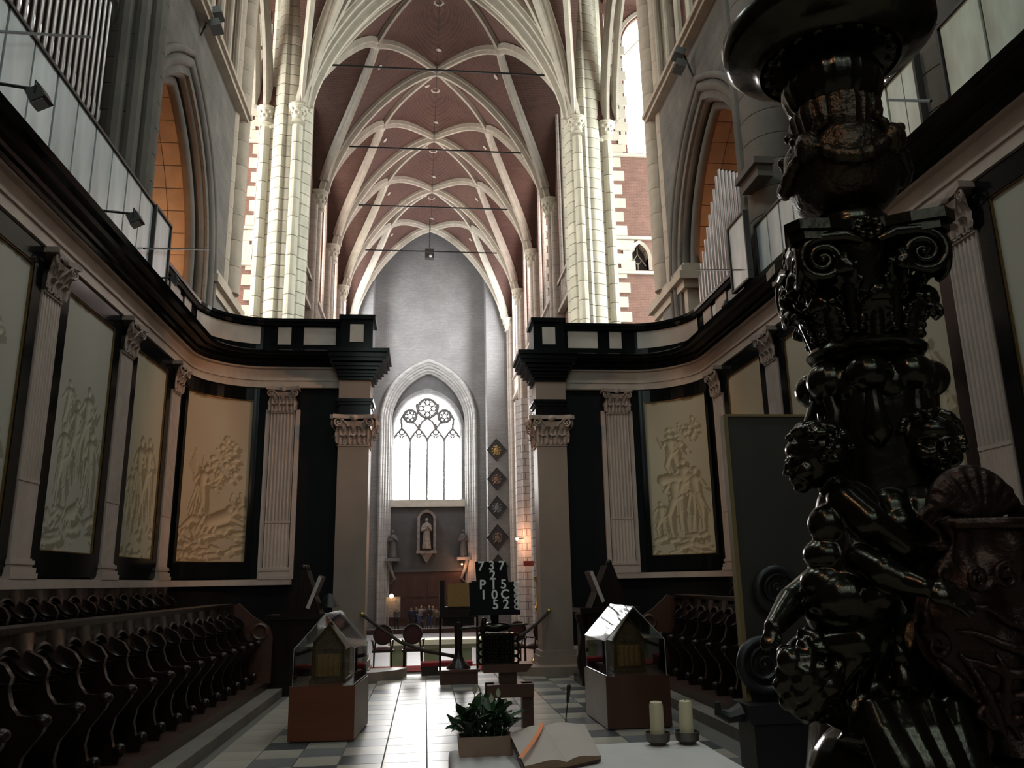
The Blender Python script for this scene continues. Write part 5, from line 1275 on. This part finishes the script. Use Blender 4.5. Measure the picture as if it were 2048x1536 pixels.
for k in range(95):
    x=rn.uniform(-.16,.16); y=rn.uniform(-.06,.06); h=rn.uniform(.02,.15)*(1 if k%3 else .6); az=rn.uniform(0,2*pi); d=rn.uniform(.0,.05)
    top=(x-d*sin(az),y+d*cos(az),.12+h)
    st=G().tube([(x,y,.11),((x+top[0])/2,(y+top[1])/2,.12+h*.6),top],.0035,5).build('stem','leaf',t)
    put('leaf',LM[k%4],st,top,(rn.uniform(-.1,.75),rn.uniform(-.35,.35),az))
for x,y,h in ((-.09,0,.30),(.085,.02,.27),(.03,-.03,.24),(-.03,.03,.22),(.14,.0,.2)):
    st=G().tube([(x,y,.11),(x+.01,y,.11+h*.6),(x+.015,y,.11+h)],.003,5).build('stem','leaf',t)
    G().grid(lambda u,v:(x+.015+(u-.5)*.035*sin(pi*v),y+.012*cos((u-.5)*3),.10+h+.075*v),4,6).build('spathe','flower',st,smooth=60)
# ---- open missal
t=thing('open_book','large open book with blank-looking pages and orange ribbon on the altar','book')
NL,NR=Vector(onZ(1049,1536,1.04)),Vector(onZ(1202,1514,1.04)); FL,FR=Vector(onY(1019,1470,6.15)),Vector(onY(1168,1451,6.3))
GN,GF=Vector(onZ(1133,1528,1.037)),Vector(onY(1088,1456,6.2))
def page(a,b,c,d,k):
    # a near outer, b far outer, c near gutter, d far gutter
    n=(b-a).cross(c-a); n.normalize(); n=n if n.z>0 else -n
    def fn(u,v):
        o=a.lerp(b,v); q=c.lerp(d,v); return o.lerp(q,u)+n*(.022*sin(pi*u**1.6)+.012)
    g=G().grid(fn,12,6).build('page','paper',t,smooth=60)
    def e(u,v):
        return a.lerp(c,u)+n*((.022*sin(pi*u**1.6)+.012)*(1-v)-.03*v)
    G().grid(e,12,2).build('page_block','page_edge',t,smooth=60)
page(NL,FL,GN,GF,1); page(NR,FR,GN,GF,-1)
n=(FL-NL).cross(GN-NL); n.normalize(); n=n if n.z>0 else -n
G().add([NL-n*.012,FL-n*.012,GF-n*.02,GN-n*.02,FR-n*.012,NR-n*.012]+[NL-n*.03,FL-n*.03,GF-n*.035,GN-n*.035,FR-n*.03,NR-n*.03],[(0,1,2,3),(3,2,4,5),(9,8,7,6),(11,10,8,9),(0,6,7,1),(5,4,10,11),(1,7,8,2),(2,8,10,4),(0,3,9,6),(3,5,11,9)]).build('cover','cover',t)
def rib(u,v):
    p=Vector(onZ(1040,1530,1.05)).lerp(GF-Vector((.02,0,0)),v); return p+n*(.045-.01*v)+Vector(((u-.5)*.03+.03*sin(v*3),0,.012*sin(pi*v)))
G().grid(rib,1,12).build('ribbon','ribbon',t,smooth=60)
G().add([Vector(((FL+FR)/2-Vector((.25,-.0,0)))-n*.03),Vector((FL+FR)/2+Vector((.25,.0,0)))-n*.03,Vector(((FL+FR).x/2+.25,6.33,1.0)),Vector(((FL+FR).x/2-.25,6.33,1.0))],[(0,1,2,3)]).build('rest','cover',t)
# ---- gooseneck microphone
p0=Vector(onY(1128,1447,6.37)); p0.z=1.0; p1=Vector(onY(1138,1366,6.34)); t=thing('microphone','thin black gooseneck microphone rising behind the open book','microphone',p0)
d=p1-p0
G().lathe([(0,0),(.035,0),(.035,.012),(.01,.02),(0,.02)],14).build('base','plastic_black',t); G().tube([(0,0,.01),d*.35+Vector((-.006,0,0)),d*.7],.0045,6).build('neck','plastic_black',t,smooth=60)
G().capsule(d*.7,d*.95,.011,.016).build('head','plastic_black',t,smooth=60)
# ---- two candles in pewter cups
for lab,px_,py_,cl in (('left white candle of the pair standing in a pewter cup','left','',1.08),('right white candle of the pair standing in a pewter cup','right','',1.305)):
    h=thing('candle_cup','%s pewter candle cup on the white altar cloth'%px_,'candle holder',(cl,6.26,1.0),group='pewter candle cups')
    G().lathe([(0,0),(.055,0),(.06,.012),(.086,.03),(.092,.085),(.088,.09),(.082,.04),(.05,.02),(0,.02)],24).build('cup','pewter',h,smooth=40); G().arc((0,0,.088),(1,0,0),(0,1,0),.09,.004,0,2*pi,24,5).build('rim','pewter',h,smooth=60)
    c=thing('candle',lab,'candle',(cl,6.26,1.02),group='white altar candles')
    G().lathe([(.051,0),(.051,.255),(.044,.28),(.03,.285),(.02,.27),(0,.268)],24,fn=lambda a,z:1+.012*sin(3*a+z*9)).build('wax_body','wax',c,smooth=40); G().tube([(0,0,.268),(.003,0,.295)],.0025,5).build('wick','wick',c)
# ---- big panel on an easel beside the right stalls
YP=9.0; bl=onY(1492,1402,YP); tl=onY(1530,834,YP)
t=thing('easel_panel','tall dark framed panel seen from behind, on a black scrolled foot, beside the candlestick','panel',(bl[0],YP,0))
hh=tl[2]-bl[2]; R=Matrix.Rotation(-.03,3,'X')
G().box(.05,1.3,.0,.05,bl[2],tl[2]).build('panel','easel_back',t); G().box(.0,.05,-.03,.09,bl[2],tl[2]+.02).box(.05,1.3,-.02,.07,tl[2],tl[2]+.03).build('frame_edge','easel_edge',t)
G().box(.6,.68,.05,.1,bl[2],tl[2]-.3).build('batten','easel_back',t)
fz=onY(1450,1440,YP)[2]
g=G().box(-.1,1.5,-.35,.2,fz,bl[2]); g.tube([(-.1,-.1,fz+.09),(-.25,-.1,fz+.05),(-.36,-.1,fz+.1),(-.36,-.1,fz+.2)],[.1,.07,.05,.03],8); g.box(-.05,1.4,-.3,.15,0.15,fz); g.build('foot','plastic_black',t,smooth=40)
for px_,py_,rr in ((1555,1180,.30),(1530,1330,.34)):
    p=onY(px_,py_,YP-.12); g=G().arc((p[0]-bl[0],-.12,p[2]),(1,0,0),(0,0,1),rr*.78,rr*.17,0,2*pi,24,10); spiral(g,(p[0]-bl[0],-.12,p[2]),(1,0,0),(0,0,1),rr*.6,rr*.12,1.6,1,1,24,6); g.build('scroll','plastic_black',t,smooth=60)

# ================================================================== the great bronze candlestick
YK=2.3; KS=YK/2.5; AX=-.65+(.872+.65)*KS-.02; RS=.87
zz=lambda z:2.2+(z-2.2)*KS
t=thing('bronze_candlestick','huge dark bronze candlestick with putti, capital and drip pan, filling the right foreground','candlestick',(AX,YK,.6))
def q(px_,py_,dy=0.):
    p=onY(px_,py_,YK+dy); return Vector((p[0]-AX,p[1]-YK,p[2]-.6))
def LP(L): return [(r*KS,zz(z)-.6) for r,z in L]
def lat(name,L,n=40,m='bronze',fn=None,sm=45): return G().lathe([(r*(RS if z>2.3 else 1.),z) for r,z in LP(L)],n,fn=fn).build(name,m,t,smooth=sm)
lat('drip_pan',[(0,4.10),(.2,4.08),(.265,4.06),(.275,4.085),(.288,4.06),(.30,4.085),(.34,4.10),(.41,4.13),(.434,4.15),(.438,4.20),(.42,4.22),(.39,4.19),(0,4.16)],64)
bm_=G().sphere((0,0,0),(.022,.022,.014),8,5).mesh('bead','bronze',60)
for k in range(20): put('bead',bm_,t,(.22*KS*cos(2*pi*k/20),.22*KS*sin(2*pi*k/20),zz(4.07)-.6))
lat('gadrooned_knop',[(.13,4.09),(.165,4.05),(.196,4.0),(.2,3.95),(.178,3.89),(.15,3.86)],72,fn=lambda a,z:1+.045*abs(sin(12*a)))
lat('leaf_collar',[(.14,3.88),(.178,3.86),(.184,3.83),(.17,3.77),(.16,3.73),(.165,3.70)],72,fn=lambda a,z:1+.05*sin(16*a)*sin(9*a),m='bronze_rough')
lat('urn',[(.15,3.73),(.212,3.72),(.226,3.70),(.232,3.64),(.222,3.56),(.19,3.50),(.15,3.47),(.12,3.46),(.105,3.45)],48,m='bronze_rough')
g=G(); ra=.195*KS
for k in range(4):           # masks and swags round the urn
    a0=-pi/2+.5+k*pi/2; c=(ra*cos(a0),ra*sin(a0),zz(3.66)-.6); g.sphere(c,(.045,.045,.055),10,8)
    for j in range(7): g.sphere((ra*1.06*cos(a0+.12*(j-3)),ra*1.06*sin(a0+.12*(j-3)),c[2]+.045*cos(j*1.1)+.02),.019,6,5)
    for j in range(1,14):
        u=j/14; aa=a0+u*pi/2; g.sphere((ra*1.03*cos(aa),ra*1.03*sin(aa),zz(3.685)-.6-.10*sin(pi*u)),.014+.014*sin(pi*u)+.004*(j%2),7,5)
putm('garland',blob(g,.006,1),'bronze_rough',t)
lat('neck_mould',[(.10,3.46),(.12,3.45),(.105,3.44),(.135,3.43),(.148,3.415),(.148,3.40),(.15,3.385),(.17,3.365),(.2,3.345)],40)
# capital
def cap_rot(a): return Matrix.Rotation(a,4,'Z')
ca=radians(-16)
b_=.262*KS; P=[]
for k in range(4):
    a=pi/4+k*pi/2+ca
    c1=(b_*1.32*cos(a-.09),b_*1.32*sin(a-.09)); c2=(b_*1.32*cos(a+.09),b_*1.32*sin(a+.09)); P += [c1,c2]
    for j in range(1,6):
        u=j/6; aa=a+.09+(pi/2-.18)*u; rr=b_*(1.32-.52*sin(pi*u)); P.append((rr*cos(aa),rr*sin(aa)))
g=G(); g.zprism([(x*.94,y*.94) for x,y in P],zz(3.275)-.6,zz(3.305)-.6); g.zprism(P,zz(3.305)-.6,zz(3.34)-.6); g.build('abacus','bronze',t)
lat('bell',[(.155,2.93),(.165,2.95),(.17,3.04),(.18,3.15),(.20,3.24),(.215,3.28)],40)
for k in range(4):
    g=G()
    for e in (-1,1):
        a=pi/4+k*pi/2+ca
        o=Vector((cos(a),sin(a),0)); tn=Vector((-sin(a),cos(a),0)); face=(o-tn*e*.9).normalized(); 
        # each corner shows one scroll to each neighbouring face
        c=o*b_*1.02+tn*(-e)*-.0+Vector((0,0,zz(3.205)-.6))-tn*e*.045
        spiral(g,c,(o*.72+tn*e*.7).normalized(),(0,0,1),.070,.016,2.1,pi*.5,-1,36,7)
        g.tube([c+Vector((0,0,.072)),c-(o*.72+tn*e*.7)*.07+Vector((0,0,.072)),c-(o*.72+tn*e*.7)*.12+Vector((0,0,.05))],[.018,.02,.010],7)
    g.build('volute','bronze',t,smooth=60)
def acanthus(h,wd):
    g=G(); P=[(0,0),(.006,.2),(.012,.4),(.022,.6),(.040,.8),(.066,.95),(.088,.97),(.10,.88),(.098,.78)]
    for (x0,z0),(x1,z1) in zip(P[:-1],P[1:]):
        for u in (0,.5): g.sphere((x0+(x1-x0)*u,0,(z0+(z1-z0)*u)*h),(.016,wd*(.55 if z0<.7 else .42),.020),10,6)
    for k,(x,z) in enumerate(((.012,.22),(.018,.42),(.03,.62),(.055,.82))):
        for e in (-1,1):
            g.capsule((x-.008,e*wd*.3,(z-.1)*h),(x+.014,e*wd*(.72-.06*k),(z+.05)*h),.014,.010); g.sphere((x+.018,e*wd*(.76-.06*k),(z+.05)*h),.013,8,6)
    g.capsule((.01,0,0),(.05,0,.85*h),.02,.016); 
    for e in (-1,0,1): g.sphere((.098,e*wd*.32,.80*h),(.014,.017,.020),8,6)
    return blob(g,.0055,1)
for row,(z0,h,n_) in enumerate(((2.94,.155,8),(2.98,.235,8))):
    me=acanthus(h*KS,.058); me.materials.append(MAT['bronze']); me.name='acanthus_leaf'
    for k in range(n_):
        a=ca+2*pi*(k+.5*row)/n_; r0=(.163+.004*row)*KS*RS; put('acanthus_leaf',me,t,(r0*cos(a),r0*sin(a),zz(z0)-.6),(0,0,a))
for k in range(4):
    a=ca+k*pi/2; g=G()
    for j in range(8): g.sphere((b_*.84*cos(a)+.03*cos(j*.8)*-sin(a),b_*.84*sin(a)+.03*cos(j*.8)*cos(a),zz(3.305)-.6+.026*sin(j*.8)),.016,7,5)
    g.build('rosette','bronze',t,smooth=60)
lat('ring_mould',[(.15,2.955),(.185,2.95),(.195,2.935),(.185,2.92),(.17,2.915),(.178,2.905),(.165,2.89),(.15,2.885)],40)
g=G()
for k in range(8):
    a=2*pi*(k+.3)/8; rr=.172*KS; g.sphere((rr*cos(a),rr*sin(a),zz(2.825)-.6),(.068,.068,.060),14,10)
    aa=a+pi/8; g.sphere((rr*.9*cos(aa),rr*.9*sin(aa),zz(2.79)-.6),(.05,.05,.055),12,8)
putm('fruit_garland',blob(g,.006,2),'bronze',t)
lat('stem',[(.17,2.86),(.19,2.79),(.185,2.70),(.18,2.6),(.19,2.45),(.19,2.3),(.19,2.1)],32,fn=lambda a,z:1+.06*cos(8*a))
for k in range(8):
    a=2*pi*(k+.35)/8; rr=.165*KS; c=Vector((rr*cos(a),rr*sin(a),0)); G().tube([c*1.15+Vector((0,0,zz(2.82)-.6)),c*1.02+Vector((0,0,zz(2.72)-.6)),c*1.12+Vector((0,0,zz(2.63)-.6)),c*1.05+Vector((0,0,zz(2.59)-.6))],[.018,.03,.042,.015],10).build('pendant','bronze',t,smooth=60)
lat('pedestal',[(.17,2.2),(.22,2.05),(.25,1.9),(.30,1.75),(.33,1.55),(.30,1.35),(.36,1.2),(.46,1.0),(.52,.8),(.60,.62),(.62,.50),(0,.46)],40,fn=lambda a,z:1+.03*sin(6*a+z*5))

def bone(g,pts,rs):
    for a,b,ra_,rb_ in zip(pts[:-1],pts[1:],rs[:-1],rs[1:]): g.capsule(a,b,ra_,rb_,20)
HEADS=[]
def putto_head(g,c,fw,up,r,seed=1):
    fw=Vector(fw).normalized(); up=Vector(up); up=(up-fw*up.dot(fw)).normalized(); rt=fw.cross(up)
    R=Matrix((rt,fw,up)).transposed(); HEADS.append((c,R,r))
    def S(x,y,z,rx,ry=None,rz=None): g.sphere(c+R@Vector((x*r,y*r,z*r)),(rx*r,(ry or rx)*r,(rz or rx)*r),14,10,R=R)
    S(0,-.12,.18,.92,1.0,.92)           # skull
    S(0,.30,-.22,.72,.66,.76)           # face mass
    for e in (-1,1):
        S(e*.40,.56,-.36,.36,.34,.34)   # cheeks
        S(e*.33,.86,.16,.25,.12,.065)   # brows
        S(e*.90,-.02,-.10,.11,.2,.26)   # ears
    S(0,.98,-.12,.11,.14,.20); S(0,1.06,-.27,.17,.15,.11)   # nose
    S(0,.93,-.52,.23,.12,.07); S(0,.90,-.64,.19,.12,.075)   # lips
    S(0,.72,-.86,.27,.26,.20)           # chin
    S(0,.60,.44,.58,.32,.32)            # forehead
    rn=random.Random(seed)
    for k in range(150):                # curls
        a=rn.uniform(-pi,pi); e=rn.uniform(-.55,1.45); x=cos(e)*sin(a); y=-cos(e)*cos(a); z=sin(e)
        if y>.35 and z<.66: continue
        if y>.05 and z<.15 and abs(x)<.86: continue
        S(x*1.06,y*1.08-.12,z*1.0+.2,rn.uniform(.13,.21),None,rn.uniform(.10,.18))
def carve_heads(me):
    """sink the eye sockets, leave the eyeballs standing in them"""
    n=len(me.vertices); co=np.empty(n*3); me.vertices.foreach_get('co',co); co=co.reshape(-1,3)
    for c,R,r in HEADS:
        Rm=np.array(R); L=(co-np.array(c))@Rm/r
        for e in (-1,1):
            d=np.hypot((L[:,0]-e*.34)/1.25,L[:,2]+.02); k=(L[:,1]>.3)&(d<.24)
            L[k,1]-=.15*(1-(d[k]/.24)**2)**.8; k2=(L[:,1]>.3)&(d<.12); L[k2,1]+=.10*np.sqrt(1-(d[k2]/.12)**2)
        d=np.hypot(L[:,0]/2.2,L[:,2]+.58); k=(L[:,1]>.5)&(d<.05); L[k,1]-=.06*(1-d[k]/.05)
        near=np.linalg.norm(L,axis=1)<1.6; co[near]=(L[near]*r)@Rm.T+np.array(c)
    me.vertices.foreach_set('co',co.ravel()); me.update(); HEADS.clear(); return me
def hand(g,wr,dirv,nrm,r):
    d=Vector(dirv).normalized(); n=Vector(nrm); n=(n-d*n.dot(d)).normalized(); s_=d.cross(n)
    palm=wr+d*r*1.1; g.sphere(palm,(r*.95,r*.95,r*.55),12,8,R=Matrix((s_,d,n)).transposed())
    for k,(o,L) in enumerate(((-.62,1.25),(-.22,1.5),(.2,1.45),(.6,1.15))):
        b=palm+d*r*.7+s_*r*o; m_=b+d*r*L*.55-n*r*.15; e=m_+d*r*L*.45-n*r*.55; bone(g,[b,m_,e],[r*.24,r*.22,r*.17])
    b=palm-d*r*.2+s_*r*-.85; bone(g,[b,b+d*r*.5-s_*r*.35-n*r*.2,b+d*r*1.0-s_*r*.3-n*r*.5],[r*.27,r*.25,r*.2])
# putto in profile (left), reaching for the shield
g=G(); d1=-.20
putto_head(g,q(1632,918,d1),(-.96,.22,-.16),(.0,0,1),.082,3)
bone(g,[q(1668,975,d1),q(1690,1015,d1)],[.042,.05])
bone(g,[q(1696,1020,d1),q(1700,1095,d1),q(1690,1170,d1),q(1685,1225,d1)],[.085,.094,.098,.096])
g.sphere(q(1655,1050,d1-.03),(.052,.05,.055)); g.sphere(q(1650,1110,d1-.02),(.058,.055,.045)); g.sphere(q(1648,1165,d1-.02),(.062,.06,.048)); g.sphere(q(1652,1205,d1-.02),(.055,.05,.035)); g.sphere(q(1690,1195,d1-.05),(.085,.07,.07))
bone(g,[q(1690,1002,d1-.05),q(1740,1045,d1-.10),q(1800,1088,d1-.09)],[.048,.047,.038]); bone(g,[q(1800,1088,d1-.09),q(1850,1100,d1+.0)],[.038,.03])
bone(g,[q(1722,1118,d1-.10),q(1765,1143,d1-.16),q(1805,1162,d1-.18),q(1846,1174,d1-.22)],[.036,.041,.034,.025]); hand(g,q(1846,1174,d1-.22),q(1888,1188,d1-.24)-q(1846,1174,d1-.22),(-.2,-.8,.5),.036)
bone(g,[q(1640,1160,d1+.10),q(1585,1205,d1+.05),q(1548,1255,d1+.0)],[.045,.042,.026]); hand(g,q(1550,1252,d1),q(1535,1280,d1-.02)-q(1550,1252,d1),(-.5,-.7,.2),.022)
bone(g,[q(1720,1235,d1-.03),q(1755,1195,d1-.12)],[.07,.040]); bone(g,[q(1700,1245,d1),q(1700,1330,d1+.03)],[.085,.06]); bone(g,[q(1700,1330,d1+.03),q(1710,1420,d1+.04)],[.056,.036])
putm('putto',carve_heads(blob(g,.0046,3)),'bronze',t)
# putto facing out (right), half hidden by the shield
g=G(); d2=-.14
putto_head(g,q(1858,893,d2-.02),(-.14,-.99,-.04),(.08,0,1),.090,8)
bone(g,[q(1850,985,d2),q(1848,1020,d2+.02)],[.055,.06]); bone(g,[q(1840,1035,d2+.02),q(1850,1130,d2+.02),q(1860,1260,d2+.03)],[.115,.115,.12])
g.sphere(q(1800,1050,d2-.04),(.06,.05,.05)); g.sphere(q(1870,1055,d2-.05),(.06,.05,.05))
bone(g,[q(1782,1015,d2-.01),q(1790,1085,d2-.03)],[.058,.05]); bone(g,[q(1905,1020,d2),q(1960,1080,d2-.06),q(1985,1110,d2-.08)],[.06,.052,.04])
bone(g,[q(1830,1270,d2+.02),q(1800,1370,d2-.04),q(1815,1470,d2)],[.1,.075,.05]); bone(g,[q(1890,1270,d2+.02),q(1900,1380,d2),q(1890,1480,d2)],[.1,.08,.05])
putm('putto',carve_heads(blob(g,.0046,3)),'bronze',t)
# armorial shield with shell crest
S0=-.30
def shp(u,v):
    a=(u-.5)*2; wd=.20*(.80+.20*sin(pi*min(1,v*1.1)))*(1-.8*max(0,.4-v)); c=q(2010,1262,S0)
    z=.285*(v-.5)*2; bul=.10*sqrt(max(0,1-.9*a*a)); sg=.010*sin(a*7+v*9)+.008*sin(v*17-a*5)
    return c+Vector((a*wd+.03*sin(v*9)*(abs(a)**3),-bul-sg+.02,z))
g=G().grid(shp,36,44); g.grid(lambda u,v:Vector(shp(1-u,v))+Vector((0,.04,0)),36,44); g.build('shield','bronze_shield',t,smooth=70)
g=G()
for e in (0,1):
    g.tube([Vector(shp(e,v/24))+Vector((0,-.01,0)) for v in range(25)],[.014+.009*sin(v*1.1+e) for v in range(25)],8)
    for k in range(3): spiral(g,Vector(shp(e*.96+.02,.15+.3*k))+Vector((0,-.02,0)),(1 if e else -1,0,0),(0,0,1),.035,.012,1.4,k,1,20,6)
g.tube([Vector(shp(u/16,.97))+Vector((0,-.01,0)) for u in range(17)],.016,8)
for k in range(4): spiral(g,Vector(shp(.2+.2*k,.74))+Vector((0,-.012,0)),(1,0,0),(0,0,1),.036,.010,1.5,k,1 if k%2 else -1,22,6)
for k in range(5): g.tube([Vector(shp(.12+.75*u/12,.60-.11*k-.16*(u/12)**1.5+.02*sin(u*.9+k)))+Vector((0,-.004,0)) for u in range(13)],[.006+.010*sin(pi*u/12) for u in range(13)],7)
for k in range(6): g.tube([Vector(shp(.12+.15*k+.02*sin(v),.42-.05*v))+Vector((0,-.006,0)) for v in range(8)],[.004+.011*sin(pi*(v+.5)/8) for v in range(8)],7)
me=blob(g,.005,1); putm('scrollwork',me,'bronze_shield',t)
c=q(1945,1015,S0)
g=G()
for k in range(9):
    a=pi*(.06+.88*k/8); e=c+Vector((.105*cos(a),-.01,.085*sin(a)-.005)); g.capsule(c+Vector((.02*cos(a),-.03,-.03)),e,.012,.024,8)
g.arc(c+Vector((0,0,-.02)),(1,0,0),(0,0,1),.118,.018,-.1,pi+.1,20,7)
for e in (-1,1): spiral(g,c+Vector((e*.125,-.01,-.035)),(e,0,0),(0,0,1),.035,.013,1.4,0,1,20,6)
g.box(c.x-.14,c.x+.2,c.y-.03,c.y+.05,c.z-.115,c.z-.095).box(c.x-.12,c.x+.2,c.y-.02,c.y+.05,c.z-.095,c.z-.04)
for k in range(2): g.sphere(c+Vector((-.04+.09*k,-.035,-.065)),.017,8,6)
putm('shell_crest',blob(g,.006,1),'bronze_shield',t)
# tassel, scroll drapery and fruit swags under the putti
g=G(); p=q(1796,1200,-.28); g.tube([p,q(1793,1262,-.28)],.008,7); g.lathe([(.0,.0),(.016,-.005),(.018,-.02),(.010,-.03),(.020,-.045),(.022,-.07),(.012,-.08),(.026,-.10),(.028,-.13),(0,-.14)],14,c=q(1793,1262,-.28)); g.build('tassel','bronze',t,smooth=50)
g=G(); rn=random.Random(12)
for k in range(90):
    th=rn.uniform(0,2*pi); rr=sqrt(rn.random()); px_=1618+72*rr*cos(th)+10; py_=1350+88*rr*sin(th)
    g.sphere(q(px_,py_,-.20-.09*sqrt(max(0,1-rr*rr))),rn.uniform(.010,.026),10,8)
g.sphere(q(1582,1322,-.26),.036,14,10); g.sphere(q(1655,1372,-.27),.036,14,10); g.sphere(q(1622,1345,-.2),(.08,.06,.1)); g.capsule(q(1640,1400,-.22),q(1690,1440,-.22),.05,.03)
putm('fruit_swag',blob(g,.006,1),'bronze',t)
g=G()
for k in range(5):
    P=[q(1700+25*k+12*sin(v),1240+28*v+10*k,-.26+.02*cos(v+k)) for v in range(10)]; g.tube(P,[.022+.014*sin(v*.9+k) for v in range(10)],8)
P=[q(1640,1290,-.24),q(1720,1285,-.29),q(1780,1230,-.27)]; g.tube(P,[.03,.045,.02],10)
for k in range(4): g.tube([q(1740+55*k,1400,-.3),q(1760+50*k,1460,-.33),q(1800+45*k,1540,-.36),q(1850+40*k,1620,-.38)],[.03,.05,.06,.05],10)
g.sphere(q(1780,1400,-.06),(.14,.1,.16)); g.sphere(q(1900,1450,-.06),(.22,.1,.2)); g.sphere(q(1800,1560,-.15),(.24,.16,.18)); g.sphere(q(1980,1560,-.15),(.26,.16,.2))
putm('drapery',blob(g,.008,2),'bronze',t)
g=G().tube([q(1645,775,.05),q(1628,815,.02),q(1612,850,-.05)],[.014,.018,.01],8); g.build('scroll_arm','bronze',t,smooth=60)
